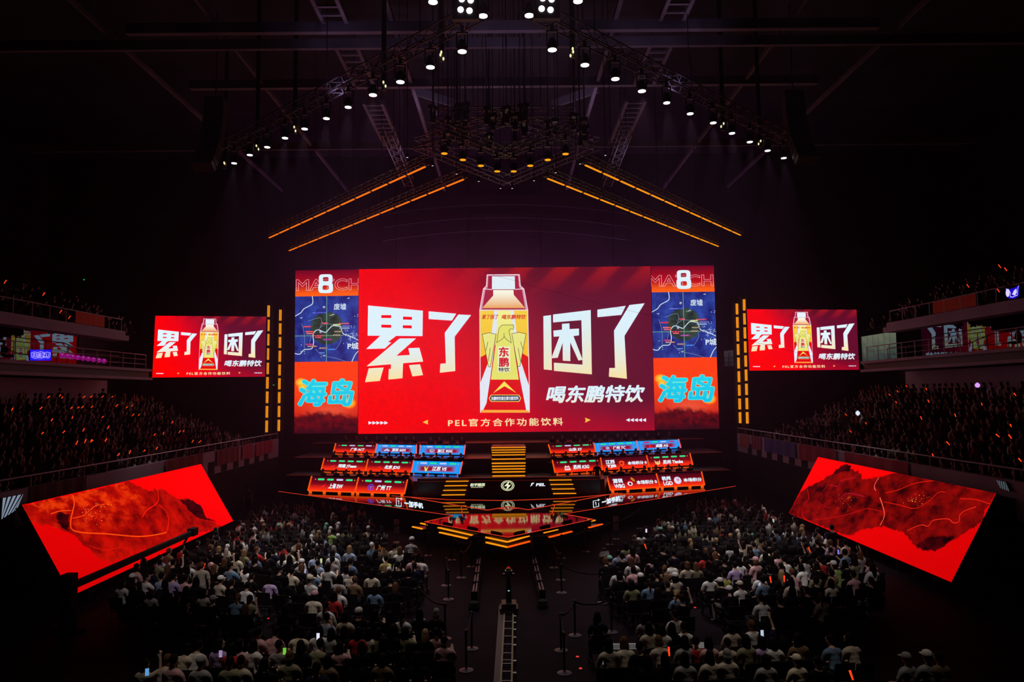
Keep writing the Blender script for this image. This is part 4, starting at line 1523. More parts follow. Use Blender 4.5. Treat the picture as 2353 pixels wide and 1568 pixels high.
def person(pose, loc, rz, shirt, legs, hair, haircol, label, group, cap=None, skin=(.55, .36, .27), scale=1.0, name='person'):
    P_ = POSES[pose]
    o = bpy.data.objects.new(name, P_['body'])
    COL.objects.link(o)
    o.location, o.rotation_euler, o.scale = loc, (0, 0, rz), (scale,) * 3
    o.color = (*skin, 1)
    for nm, me, c in (('shirt', P_['shirt'], shirt), ('trousers', P_['trousers'], legs), ('hair', P_['hair'][hair], haircol)) + ((('cap', P_['cap'], cap),) if cap else ()):
        d = bpy.data.objects.new(nm, me)
        COL.objects.link(d)
        d.parent = o
        d.color = (*c, 1)
    return tag(o, label, 'person', group)


# ------------------------------------------------------------------ player desks
GRN, LVD, PNK = rgb(45, 222, 130), rgb(190, 192, 236), rgb(205, 18, 62)
PILL = {'g': GRN, 'w': LVD, 'r': PNK}
#   name, colour, pills, px corners TL TR BR BL, row, logo, two-line score text
DESKS = [
    ('广东 ACT', 'red', 'gwgw', [(772, 1020.9), (866, 1022.5), (862, 1042), (766.7, 1040)], 3, None, 'outer desk of the top row, left of the stair'),
    ('深圳 4AM', 'blue', 'wgww', [(866.5, 1022), (957.5, 1024), (957.5, 1043.5), (862.7, 1042)], 3, 'cloud', 'middle desk of the top row, left of the stair'),
    ('浙江 RSG', 'blue', 'wggg', [(966, 1024), (1069.3, 1024.8), (1066.6, 1046), (964.2, 1045)], 3, 'swirl', 'inner desk of the top row, left of the stair'),
    ('河南 JTeam', 'red', 'gggg', [(745.6, 1055.3), (846.2, 1057.6), (840.4, 1083.8), (738.7, 1081)], 2, 'wing', 'outer desk of the middle row, left of the stair'),
    ('北京 JDG', 'red', 'gggg', [(846.2, 1057.6), (951.1, 1059.9), (945.4, 1087), (840.4, 1083.8)], 2, 'wing', 'middle desk of the middle row, left of the stair'),
    ('江苏 VS', 'blue', 'wgwg', [(951.1, 1059.9), (1062.9, 1063.1), (1056.7, 1090.5), (945.4, 1087)], 2, 'vee', 'inner desk of the middle row, left of the stair'),
    ('上海 RW', 'red', 'ggwg', [(716.9, 1096.4), (824.4, 1099.4), (816.3, 1132.5), (708.2, 1128.5)], 1, 'wing', 'outer desk of the front row, left of the logos'),
    ('广州 TT', 'red', 'gwgg', [(824.4, 1099.4), (936.6, 1104.4), (929.7, 1136), (816.3, 1132.5)], 1, 'ring', 'inner desk of the front row, left of the logos'),
    ('山东 ST', 'red', 'gwgg', [(1260.2, 1023.6), (1363.5, 1019.5), (1368.6, 1040), (1266, 1043)], 3, None, 'inner desk of the top row, right of the stair'),
    ('广州 TC', 'blue', 'gggg', [(1363.5, 1019.5), (1462.7, 1014.9), (1466, 1036), (1368.6, 1040)], 3, 'ball', 'middle desk of the top row, right of the stair'),
    ('成都 AG', 'blue', 'rgwr', [(1462.7, 1014.9), (1558.7, 1011), (1564, 1030), (1466, 1036)], 3, 'flame', 'outer desk of the top row, right of the stair'),
    ('苏州 KSG', 'red', 'gggg', [(1268.9, 1059.7), (1379.6, 1054.6), (1384, 1081.5), (1275, 1087.9)], 2, 'cat', 'inner desk of the middle row, right of the stair'),
    ('江西 TJB', 'score', '', [(1379.6, 1054.0), (1485.2, 1048.9), (1491.4, 1075), (1384, 1081.5)], 2, 'shield', 'middle desk of the middle row, right of the stair'),
    ('苏州 Tianba', 'red', 'gggg', [(1485.2, 1048.9), (1584.6, 1043.8), (1591.3, 1069.5), (1491.4, 1075)], 2, 'horn', 'outer desk of the middle row, right of the stair'),
    ('深圳 WBG', 'score', '', [(1394.5, 1096.6), (1507.7, 1090.7), (1516.2, 1121), (1402, 1128)], 1, 'eye', 'inner desk of the front row, right of the logos'),
    ('杭州 LGD', 'score', '', [(1507.7, 1090.7), (1611.5, 1086.1), (1618.4, 1116), (1516.2, 1121)], 1, 'badge', 'outer desk of the front row, right of the logos'),
]
DESKPOS = []
for nm, colr, pills, px_, row, logo, where in DESKS:
    zb_ = {1: ZD + .12, 2: Z2 + .16, 3: Z3 + .16}[row]
    z0_ = {1: ZD, 2: Z2, 3: Z3}[row]
    BR_, BL_ = PZ(*px_[2], zb_), PZ(*px_[3], zb_)
    TL_, TR_ = PY(*px_[0], BL_.y + 1.0), PY(*px_[1], BR_.y + 1.0)
    cen = (BR_ + BL_) / 2
    ang = math.atan2(BR_.y - BL_.y, BR_.x - BL_.x)
    lab = {'red': 'red glowing', 'blue': 'blue framed glowing', 'score': 'red glowing score-showing'}[colr]
    t = thing('team_desk', '%s %s' % (lab, where), 'desk', (cen.x, cen.y, z0_), ang, 'team desks on the stage')
    W, H = 400, 110
    p = Picture(W, H)
    if colr == 'blue':
        def pc_(x, y):
            e = min(x / 80, (W - x) / 80, y / 62, (H - y) / 26, 1)
            return mix3(rgb(0, 152, 255), mix3(rgb(92, 8, 40), rgb(170, 14, 44), y / H), max(0, (e - .4) / .5))
    else:
        def pc_(x, y):
            k = y / H
            return mix3(rgb(48, 2, 20), rgb(120, 5, 20), k / .5) if k < .5 else mix3(rgb(120, 5, 20), rgb(255, 44, 12), (k - .5) / .42)
    p.grid(0, 0, W, H, 20, 12, pc_)
    p.up()
    if pills:
        for k, c in enumerate(pills):
            x = 58 + k * 80
            p.pill(x, 12, x + 58, 27, PILL[c])
        for x in (38, 372):
            p.disc(x, 20, 4, 4, rgb(255, 190, 60), 8)
        wd = 40 + 16 * len(nm)
        cx_ = 226
        p.text(nm, cx_ - wd / 2, 48, cx_ + wd / 2, 89, WHT, .042, .12)
        lx, ly = cx_ - wd / 2 - 48, 68
    else:
        a_, b_ = nm.split()
        p.text(a_, 36, 20, 114, 58, WHT, .045)
        p.text(b_, 40, 64, 122, 97, WHT, .05)
        p.text('本场积分 0' if logo != 'badge' else '本场积分', 222, 44, 388, 77, WHT, .04)
        lx, ly = 172, 60
    if logo == 'cloud':
        for dx_, dy_, r in ((-18, 8, 13), (0, 0, 17), (16, 8, 13)):
            p.disc(lx + dx_, ly + dy_, r, r * .8, LVD, 14)
    elif logo == 'swirl':
        p.disc(lx, ly, 24, 21, LVD, 20, .72)
        p.disc(lx - 2, ly + 2, 12, 10, LVD, 14, .5)
    elif logo == 'wing':
        p.poly([(lx - 22, ly + 14), (lx + 20, ly - 16), (lx + 10, ly + 2), (lx + 22, ly + 6), (lx - 4, ly + 12)], rgb(235, 30, 50))
    elif logo == 'vee':
        p.poly([(lx - 20, ly - 12), (lx - 8, ly - 14), (lx - 2, ly + 4), (lx + 16, ly - 24), (lx + 6, ly + 26), (lx - 6, ly + 26)], rgb(215, 225, 90))
    elif logo == 'ring':
        p.disc(lx, ly, 26, 24, rgb(80, 70, 235), 20, .75)
        p.poly([(lx - 10, ly - 8), (lx + 14, ly - 8), (lx + 8, ly), (lx + 2, ly), (lx, ly + 16), (lx - 6, ly)], rgb(120, 110, 255))
    elif logo == 'ball':
        p.disc(lx, ly, 17, 16, LVD, 16)
        p.up()
        p.disc(lx - 4, ly - 2, 5, 5, rgb(60, 10, 40), 8)
        p.disc(lx + 6, ly + 3, 4, 4, rgb(60, 10, 40), 8)
    elif logo == 'flame':
        p.poly([(lx - 18, ly + 14), (lx - 4, ly - 22), (lx + 4, ly - 6), (lx + 20, ly + 16)], rgb(255, 20, 24))
    elif logo == 'cat':
        p.poly([(lx - 26, ly + 26), (lx - 22, ly - 6), (lx - 14, ly - 20), (lx - 6, ly - 10), (lx + 6, ly - 12), (lx + 14, ly - 18), (lx + 20, ly), (lx + 26, ly + 26)], rgb(240, 200, 205))
        p.up()
        p.rect(lx - 18, ly + 2, lx + 14, ly + 10, rgb(190, 20, 40))
    elif logo == 'shield':
        p.poly([(lx - 24, ly - 18), (lx, ly - 28), (lx + 24, ly - 18), (lx + 20, ly + 10), (lx, ly + 28), (lx - 20, ly + 10)], rgb(255, 70, 24))
        p.up()
        p.poly([(lx - 12, ly - 10), (lx + 12, ly - 12), (lx + 4, ly + 2), (lx + 10, ly + 14), (lx - 4, ly + 4), (lx - 14, ly + 12)], rgb(150, 10, 14))
    elif logo == 'horn':
        p.poly([(lx - 26, ly - 24), (lx - 14, ly - 8), (lx + 12, ly - 8), (lx + 24, ly - 24), (lx + 22, ly + 10), (lx, ly + 26), (lx - 22, ly + 10)], rgb(235, 190, 120))
        p.up()
        p.disc(lx - 8, ly + 2, 4, 3, rgb(90, 30, 20), 8)
        p.disc(lx + 8, ly + 2, 4, 3, rgb(90, 30, 20), 8)
    elif logo == 'eye':
        p.disc(lx - 4, ly + 6, 26, 24, rgb(225, 20, 50), 20)
        p.up()
        p.disc(lx - 4, ly + 8, 20, 16, rgb(245, 240, 240), 18)
        p.up()
        p.disc(lx - 3, ly + 9, 10, 10, rgb(30, 10, 14), 14)
        for r in (17, 28):
            p.stroke([(lx + 8 + r * math.cos(a), ly - 12 - r * math.sin(a)) for a in (-.1, .4, .9, 1.4)], 5, rgb(250, 175, 40))
    elif logo == 'badge':
        p.disc(lx, ly, 32, 30, rgb(238, 232, 250), 24)
        p.up()
        p.disc(lx, ly, 27, 25, rgb(90, 110, 220), 22, .88)
        for dx_ in (-9, 2):
            p.poly([(lx + dx_, ly - 14), (lx + dx_ + 5, ly - 14), (lx + dx_ + 5, ly + 14), (lx + dx_, ly + 10)], rgb(195, 30, 50))
        p.stroke([(lx - 8, ly - 10), (lx + 12, ly - 10), (lx + 12, ly + 6)], 4, rgb(195, 30, 50))
    p.build('light_panel', [TL_, TR_, BR_, BL_], t, PIC_LIT, step=.006, base=.02)
    # carcass behind the slanted panel, table top, end bars and feet
    n = (TR_ - TL_).cross(BL_ - TL_).normalized()
    if n.y < 0:
        n = -n
    mb = MB()
    v = [TL_, TR_, BR_, BL_] + [q + n * .12 for q in (TL_, TR_, BR_, BL_)]
    mb.add(v, [(0, 1, 2, 3), (7, 6, 5, 4), (0, 4, 5, 1), (1, 5, 6, 2), (2, 6, 7, 3), (3, 7, 4, 0)])
    part_world(mb, 'front_frame', M_BLACK, t)
    back = Vector((-math.sin(ang), math.cos(ang), 0))
    ztop = min(TL_.z, TR_.z) - .12
    a_, b_ = Vector((TL_.x, TL_.y, ztop)), Vector((TR_.x, TR_.y, ztop))
    mb = MB().add([a_, b_, b_ + back * .6, a_ + back * .6] + [q - Vector((0, 0, .05)) for q in (a_, b_, b_ + back * .6, a_ + back * .6)], [(0, 1, 2, 3), (7, 6, 5, 4), (0, 4, 5, 1), (1, 5, 6, 2), (2, 6, 7, 3), (3, 7, 4, 0)])
    part_world(mb, 'table_top', M_BLACK, t)
    for u in (.04, .96):
        c_ = a_.lerp(b_, u) + back * .5
        part_world(MB().bar((c_.x, c_.y, z0_), (c_.x, c_.y, ztop), .07), 'leg', M_BLACK, t)
    eb = glow('pink_end_led', rgb(255, 90, 90), 1.0) if colr == 'blue' else E_ORANGE2
    for p0, p1 in ((BL_, TL_), (BR_, TR_)):
        part_world(MB().bar(p0 - n * .05, p1 - n * .05, .075), 'end_light', eb, t)
    ft = E_BLUE if colr == 'blue' else E_ORANGE2
    if row == 1:
        part_world(MB().bar(BL_ - n * .03, BR_ - n * .03, .06), 'foot_light', ft, t)
    else:
        for u0, u1 in ((.03, .22), (.30, .48), (.54, .72), (.78, .97)):
            p0, p1 = BL_.lerp(BR_, u0) - Vector((0, .02, .12)), BL_.lerp(BR_, u1) - Vector((0, .02, .12))
            part_world(MB().bar(p0, p1, .045), 'foot_light', ft, t)
    for u in (.05, .35, .67, .95):
        c_ = BL_.lerp(BR_, u)
        w_ = .16 if row == 1 else .05
        part_world(MB().bar((c_.x, c_.y - .02, z0_), (c_.x, c_.y - .02, zb_ + .02), w_), 'foot', ft if row == 1 else E_ORANGE2, t)
    DESKPOS.append((t, TL_, TR_, ang, back, z0_, row, where, lab, colr))

# players behind the desks
for k, (t, a_, b_, ang, back, z0_, row, where, lab, colr) in enumerate(DESKPOS):
    for j in range(4):
        u = (j + .5) / 4 + R.uniform(-.03, .03)
        c_ = a_.lerp(b_, u) + back * R.uniform(.75, .95)
        shirt = rgb(38, 34, 40) if R.random() < .7 else rgb(96, 92, 96)
        person('play', (c_.x, c_.y, z0_), math.pi + ang + R.uniform(-.2, .2), shirt, rgb(24, 22, 26), R.choice(['short', 'short', 'bob']), rgb(16, 13, 14),
               '%s player behind the %s' % (ordn[j], where), 'players behind the team desks', scale=1.0, name='player')
for px_, py_, z_, lab in ((1373, 1092, ZD, 'person in dark clothes standing at the inner end of front right desks'),
                          (569, 1184, 0, 'person in white shirt standing alone by the far end of left red screen')):
    q = PZ(px_, py_ + (12 if z_ == Z4 else 34 if z_ == ZD else 0), z_)
    person('stand', (q.x, q.y, z_), 0 if z_ == 0 else math.pi, rgb(120, 112, 118) if z_ == 0 else rgb(30, 26, 30), rgb(20, 18, 22), 'short', rgb(14, 12, 12), lab, None)
# ------------------------------------------------------------------ roof structure
ZR = 25.0


def beam_struct(name, mb):
    return tag(mb.build(name, M_BEAM), kind='structure')


for k, (x, w) in enumerate(((-5.35, .2), (5.35, .2), (-13.85, .15), (13.85, .15), (-19.5, .13), (19.5, .13))):
    beam_struct('roof_beam', MB().box(x - w / 2, x + w / 2, 10, 62, ZR, ZR + .25))
for y, w, z in ((33.3, .3, ZR), (34.9, .22, ZR), (40.2, .3, ZR + .3), (50.5, .2, ZR + .3)):
    beam_struct('roof_beam', MB().box(-34 if w < .25 else -18, 34 if w < .25 else 18, y - w / 2, y + w / 2, z - .5, z))
for k, x in enumerate((-8.0, 8.0)):
    for j, (y0, y1) in enumerate(((14, 33.0), (35.2, 40.0), (42.5, 50.0))):
        t = thing('roof_catwalk', 'ladder-like catwalk under the roof, %s section from the top of frame, %s of centre' % (ordn[j], ('left', 'right')[k]), 'catwalk', (x, y0, ZR - .2), 0, 'roof catwalks')
        for s in (-.55, .55):
            MB().box(s - .09, s + .09, 0, y1 - y0, 0, .28).build('side_rail', M_BEAM, t)
        for i in range(int((y1 - y0) / .75)):
            MB().box(-.5, .5, i * .75 + .3, i * .75 + .45, .05, .15).build('rung', M_BEAM, t)
# purple-lit brackets of the rig over the stage
for k, (a, b, w, lab) in enumerate((((945, 206), (1056, 241), .55, 'wide pale steel bracket arm over the stage, left one'), ((1375, 203), (1268, 240), .55, 'wide pale steel bracket arm over the stage, right one'), ((1108, 300), (1135, 287), .5, 'short pale steel arm at the middle of the stage rig, left one'), ((1220, 299), (1190, 287), .5, 'short pale steel arm at the middle of the stage rig, right one'))):
    t = thing('rig_bracket', lab, 'bracket', PY(*a, 44))
    p0, p1 = PY(*a, 43.0 if k < 2 else 46), PY(*b, 46.0 if k < 2 else 46)
    part_world(MB().bar(p0, p1, .12, w), 'arm', M_BEAM, t)
    c_ = p0.lerp(p1, .5)
    part_world(MB().bar(c_ + Vector((0, 0, .2)), c_ - Vector((0, 0, 1.1)), .35, .1), 'strut', M_BEAM, t)
    part_world(MB().bar(c_, (c_.x, c_.y, 29), .05), 'hanger', M_BLACK, t)


def truss(label, a, b, w, mt=None, ztop=29.0, lattice=1.0, name='lighting_truss', group='lighting trusses', hangers=3):
    a, b = Vector(a), Vector(b)
    t = thing(name, label, 'truss', a, 0, group)
    d = (b - a).normalized()
    s = d.cross(Vector((0, 0, 1))).normalized() * (w / 2)
    up = Vector((0, 0, w / 2))
    for i, j in ((-1, -1), (1, -1), (1, 1), (-1, 1)):
        part_world(MB().tube([a + s * i + up * j, b + s * i + up * j], .035, 6), 'chord', mt or M_TRUSS, t)
    mb = MB()
    n = max(2, int((b - a).length / (w * lattice)))
    for k in range(n):
        p0, p1 = a.lerp(b, k / n), a.lerp(b, (k + 1) / n)
        for i in (-1, 1):
            mb.bar(p0 + s * i + up * (1 if k % 2 else -1), p1 + s * i + up * (-1 if k % 2 else 1), .025)
            mb.bar(p0 + up * i + s * (1 if k % 2 else -1), p1 + up * i + s * (-1 if k % 2 else 1), .025)
    part_world(mb, 'lattice', mt or M_TRUSS, t)
    for k in range(hangers):
        p0 = a.lerp(b, (k + .5) / hangers) + up
        part_world(MB().tube([p0, (p0.x, p0.y, ztop)], .02, 5), 'hanger', M_BLACK, t)
    return t


# the two V arms of white spotlights
ZS = 20.0
LS = [(538, 375), (574, 356), (614, 338), (655, 317), (700, 296), (750, 272), (800, 246), (857, 218), (920, 188), (989, 154), (1062, 118), (1110, 36), (995, 4)]
RS = [(1801, 363), (1764, 346), (1723, 326), (1682, 306), (1639, 282), (1586, 261), (1532, 236), (1475, 209), (1414, 181), (1344, 149), (1269, 114), (1216, 35), (1328, 2)]
proto = None


def spotlight(px_, py_, z, label, group, mt, r, power, col, tilt=(0, 0), cone=34, line=None):
    p = PZ(px_, py_, z)
    t = thing('stage_spotlight', label, 'spotlight', p, 0, group)
    mb = MB().lathe([(r * 1.06, .0), (r * 1.1, .06), (r * 1.02, .22), (r * .7, .42), (r * .3, .46)], (0, 0, 0), 18)
    mb.build('housing', M_BLACK, t, True)
    MB().lathe([(r * .98, -.025), (r * .98, -.004)], (0, 0, 0), 20).build('lens', mt, t)
    mb = MB()
    for s in (-1, 1):
        mb.box(s * r * 1.2 - .02, s * r * 1.2 + .02, -.05, .05, .1, .72)
    mb.box(-r * 1.22, r * 1.22, -.05, .05, .68, .74)
    mb.box(-.06, .06, -.06, .06, .72, .95)
    mb.build('yoke', M_BLACK, t)
    if line:
        a_, b_ = line
        u_ = max(0, min(1, (p - a_).dot(b_ - a_) / (b_ - a_).length_squared))
        c_ = a_.lerp(b_, u_) - p
        n_ = (b_ - a_).normalized().cross(Vector((0, 0, 1))) * .4
        dn = c_ - Vector((0, 0, .235))
        MB().bar((0, 0, .85), tuple(dn), .05).bar(tuple(dn - n_), tuple(dn + n_), .06).build('clamp', M_BLACK, t)
    if power:
        ld = bpy.data.lights.new('spot_beam', 'SPOT')
        ld.energy = power
        ld.color = col
        ld.spot_size = math.radians(cone)
        ld.spot_blend = .7
        ld.shadow_soft_size = .15
        lo_ = bpy.data.objects.new('spot_beam', ld)
        COL.objects.link(lo_)
        lo_.parent = t
        lo_.location = (0, 0, -.06)
        lo_.rotation_euler = (tilt[0], tilt[1], 0)
    return t


def arm(pa, pb, z, up):
    a, b = PZ(*pa, z), PZ(*pb, z)
    d = (b - a).normalized()
    a, b = a - d * .9, b + d * .9
    return Vector((a.x, a.y, z + up)), Vector((b.x, b.y, z + up))


for k, (pts, side) in enumerate(((LS, 'left'), (RS, 'right'))):
    a, b = arm(pts[0], pts[10], ZS, 1.2)
    main_ = (a, b)
    truss('black box truss carrying the %s slanting row of white spotlights' % side, a, b, .5)
    a, b = arm(pts[11], pts[12], ZS, 1.2)
    short_ = (a, b)
    truss('short black truss of white spotlights near the top of frame, %s of centre' % side, a, b, .5, hangers=2)
    for j, (x, y) in enumerate(pts):
        if j < 11:
            lab = 'white roof spotlight, %s from the outer end of the %s slanting row' % (ordn[j], side)
        else:
            lab = 'large white roof spotlight by the top of frame, %s of centre, %s one' % (side, ('inner', 'outer')[j - 11])
        # light falls straight down and a little to the side of the crowd
        spotlight(x, y, ZS, lab, 'white roof spotlights', E_WHITE, .15 if j < 7 else .17 if j < 11 else .155, SPOT_W * (.6 if j < 3 else 1.0 if j < 8 else .35 if j < 11 else .15), (1.0, .93, .90), tilt=(-.16, 0), line=main_ if j < 11 else short_)
# four-lamp blinders aimed at the camera
for k, (x, y) in enumerate(((1070, 12), (1256, 10))):
    p = PZ(x, y, 19.5)
    t = thing('blinder_light', 'four-lamp bright blinder at the top of frame, %s of centre' % ('left', 'right')[k], 'light', p, 0, 'four-lamp blinders')
    MB().box(-.42, .42, 0, .2, -.45, .45).build('housing', M_BLACK, t)
    for i, j in ((-1, -.8), (.75, -1), (-.75, 1), (1, .8)):
        mb = MB().lathe([(.10, -.02), (.10, 0)], (0, 0, 0), 14)
        mb.v = [(i * .16 + v[0], v[2] - .01, j * .19 + v[1]) for v in mb.v]
        mb.build('lamp', E_WHITE, t)
    MB().box(-.03, .03, .05, .15, .45, 9.5).build('hanger', M_BLACK, t)
# small warm lamp pairs between the spotlights
for k, (pp, lab) in enumerate(((((1014, 120), (1012, 126), (1019, 135)), 'three small warm lamps left of the centre, under the second roof beams'), (((881, 189), (886, 198)), 'pair of small warm lamps beside the left red catwalk'), (((676, 292), (679, 301)), 'pair of small warm lamps in the outer left spotlight row'), (((589, 335), (594, 343)), 'outermost left pair of small warm lamps'),
                               (((1316, 112), (1317, 119), (1311, 128)), 'three small warm lamps right of the centre, under the second roof beams'), (((1663, 284), (1657, 291)), 'pair of small warm lamps in the outer right spotlight row'), (((1748, 324), (1743, 331)), 'outermost right pair of small warm lamps'), (((515, 374), (516, 376)), 'faint warm lamp beside the outermost left spotlight'))):
    p0 = PZ(*pp[0], 20.6)
    t = thing('small_lamp', lab, 'light', p0, 0, 'small warm lamps')
    for q in pp:
        c_ = PY(*q, p0.y)
        mb = MB().lathe([(.02, -.08), (.045, -.04), (.05, 0), (.045, .04), (.02, .08)], (0, 0, 0), 10)
        part_world(MB().add([tuple(Vector(v) * .8 + c_) for v in mb.v], mb.f), 'lamp', E_WARM, t)
    part_world(MB().box(p0.x - .1, p0.x + .1, p0.y + .1, p0.y + .2, p0.z - .3, 29.0), 'bracket', M_BLACK, t)
# orange discs over the stage
ZO = 19.0
OD = [(1021, 352.5), (1063.5, 367), (1105, 380.5), (1142.5, 393.5), (1180.5, 393.5), (1218.5, 380.5), (1258.5, 367), (1299.5, 353.5)]
for j, (x, y) in enumerate(OD):
    spotlight(x, y, ZO, 'glowing orange round lamp over the stage, %s from the left' % ordn[j], 'orange lamps over the stage', E_AMBER, .16, 0, (1, 1, 1), line=arm(OD[0 if j < 4 else 7], OD[3 if j < 4 else 4], ZO, 1.2))
for k, (i, j) in enumerate(((0, 3), (7, 4))):
    a, b = arm(OD[i], OD[j], ZO, 1.2)
    truss('black truss holding the %s four orange round lamps' % ('left', 'right')[k], a, b, .45, hangers=2)
# dashed orange light lines on slanting trusses
ZL = 18.4
for lab, pa, pb, n, z in (('outer left slanting truss with a dashed orange light line', (980, 382), (617, 547.5), 11, ZL), ('inner left slanting truss with a dashed orange light line', (1068, 411.5), (663, 577), 13, ZL), ('outer right slanting truss with a dashed orange light line', (1342, 378.5), (1703, 541.5), 12, ZL), ('inner right slanting truss with a dashed orange light line', (1255.5, 409.5), (1652, 567), 13, ZL)):
    a, b = PZ(*pa, z), PZ(*pb, z)
    t = truss(lab, a + Vector((0, 0, .35)), b + Vector((0, 0, .35)), .4, hangers=4)
    for k in range(n):
        p0, p1 = a.lerp(b, (k + .07) / n), a.lerp(b, (k + .93) / n)
        d = (p1 - p0).normalized()
        s = d.cross(Vector((0, 0, 1))) * .028
        for i in (-1, 1):
            part_world(MB().tube([p0 + s * i, p1 + s * i], .03, 6), 'light_tube', E_ORANGE if lab.find('right') > 0 else glow('warm_orange_led', rgb(255, 118, 20)), t)
# centre rig: crossing black trusses with hanging lamp heads
for k, (pa, pb, z, lab) in enumerate((((960, 330), (1166, 270), 21.5, 'front left side of the black rig ring above the stage'), ((1370, 330), (1166, 270), 21.5, 'front right side of the black rig ring above the stage'), ((960, 330), (1166, 415), 21.0, 'rear left side of the black rig ring above the stage'), ((1370, 330), (1166, 415), 21.0, 'rear right side of the black rig ring above the stage'),
                                      ((1010, 262), (1320, 260), 22.5, 'straight black truss crossing above the stage rig'), ((890, 300), (940, 420), 21.5, 'slanting black side truss left of the stage rig'), ((1440, 300), (1395, 420), 21.5, 'slanting black side truss right of the stage rig'))):
    truss(lab, PZ(*pa, z), PZ(*pb, z), .55, mat('rig_truss', (0.16, 0.14, 0.16), .4, .3), hangers=2)
rr = random.Random(21)
for k in range(26):
    x, y = rr.uniform(985, 1345), rr.uniform(262, 330)
    p = PZ(x, y, 20.6)
    t = thing('moving_head', 'unlit black moving-head lamp hanging in the rig ring above the stage', 'spotlight', p, rr.uniform(0, 6), 'unlit moving heads in the rig')
    MB().box(-.2, .2, -.14, .14, .35, .55).build('base', M_TRUSS, t)
    MB().box(-.19, -.14, -.06, .06, -.1, .36).box(.14, .19, -.06, .06, -.1, .36).build('yoke', M_TRUSS, t)
    MB().lathe([(.1, -.3), (.13, -.25), (.13, 0), (.08, .16)], (0, 0, 0), 12).build('head', M_TRUSS, t, True)
    MB().box(-.02, .02, -.02, .02, .55, 8.4).build('hanger', M_BLACK, t)
# curved loudspeaker columns
for k, (x, y, lab) in enumerate(((496, 240, 'curved hanging loudspeaker column at the left of the roof'), (1822, 225, 'curved hanging loudspeaker column at the right of the roof'))):
    p = PZ(x, y, 23.5)
    t = thing('line_array', lab, 'loudspeaker', p)
    for i in range(12):
        a = .09 * i * i / 11 + .03 * i
        zz, yy = -.36 * i, -.02 * i * i * .6
        mb = MB().box(-.55, .55, -.3, .3, -.17, .17)
        rt = Matrix.Rotation(-a * .5, 4, 'X')
        mb.v = [tuple(rt @ Vector(v) + Vector((0, yy, zz))) for v in mb.v]
        mb.build('cabinet', mat('speaker_grey', (.06, .06, .045), .5), t)
    MB().box(-.5, .5, -.3, .3, .25, .35).box(-.03, .03, -.03, .03, .35, 5.4).build('hanging_frame', M_BLACK, t)
# white pin lights behind the orange ones
for j, (x, y) in enumerate(((936, 362), (994, 381), (1049, 400), (1100, 417), (1150, 433), (1177, 433), (1227, 415.5), (1277, 397), (1333, 377), (1391, 357))):
    p = PZ(x, y, 18.5)
    t = thing('pin_light', 'tiny white pin light over the stage, %s from the left' % ordn[j], 'light', p, 0, 'tiny pin lights over the stage')
    MB().lathe([(.045, -.01), (.045, 0)], (0, 0, 0), 8).build('lens', glow('pin_white', rgb(215, 205, 215)), t)
    MB().lathe([(.06, 0), (.06, .2)], (0, 0, 0), 8).build('housing', M_BLACK, t)
    MB().box(-.015, .015, -.015, .015, .2, 10.7).build('hanger', M_BLACK, t)
# curved rails of the far upper stand behind the stage
for j, (y, z) in enumerate(((470, 22.0), (500, 20.5), (530, 19.2))):
    pts = [PY(x, y + ((x - 1166) / 300.0) ** 2 * 26, 63.6) for x in range(880, 1460, 20)]
    rb_ = MB().tube(pts, .035, 5)
    for q_ in pts[::6]:
        rb_.bar(q_, (q_.x, 64.6, q_.z), .05)
    tag(rb_.build('far_rail', M_TRUSS), 'faint curved rail of the dark far stand above the main screen, %s from the top' % ordn[j], 'rail', 'far stand rails')
# thin cables strung across the hall
for lab, pts in (('thin black cable strung across the main screen to the right hanging screen', [(1030, 600, 52), (1155, 638, 50), (1320, 684, 48), (1500, 727, 46), (1800, 803, 43), (2000, 850, 41)]),):
    tag(MB().tube([PY(*q) for q in pts], .006, 5).build('cable', M_DARK), lab, 'cable')

# unseen truss and warm spots added to light the near seats, above the frame
a, b = Vector((-9, 15.0, 20.2)), Vector((9, 15.0, 20.2))
truss('unseen black truss added above the near seats, over the top of the frame', a, b, .5)
for k, x in enumerate((-7.6, -4.6, 4.4, 7.4)):
    t = thing('house_fill_spot', 'unseen warm spotlight added above the near seats, %s from the left' % ordn[k], 'spotlight', (x, 15.0, 19.0), 0, 'added unseen spotlights')
    MB().lathe([(.17, 0), (.18, .06), (.17, .3), (.08, .46)], (0, 0, 0), 16).build('housing', M_BLACK, t, True)
    MB().box(-.04, .04, -.04, .04, .4, 1.0).build('clamp', M_BLACK, t)
    ld = bpy.data.lights.new('house_fill_beam', 'SPOT')
    ld.energy, ld.color, ld.spot_size, ld.spot_blend, ld.shadow_soft_size = NEAR_FILL_W, (1.0, .86, .72), math.radians(30), .8, .2
    lo_ = bpy.data.objects.new('house_fill_beam', ld)
    COL.objects.link(lo_)
    lo_.parent = t
    lo_.location = (0, 0, -.05)
    lo_.rotation_euler = (.10, 0, 0)

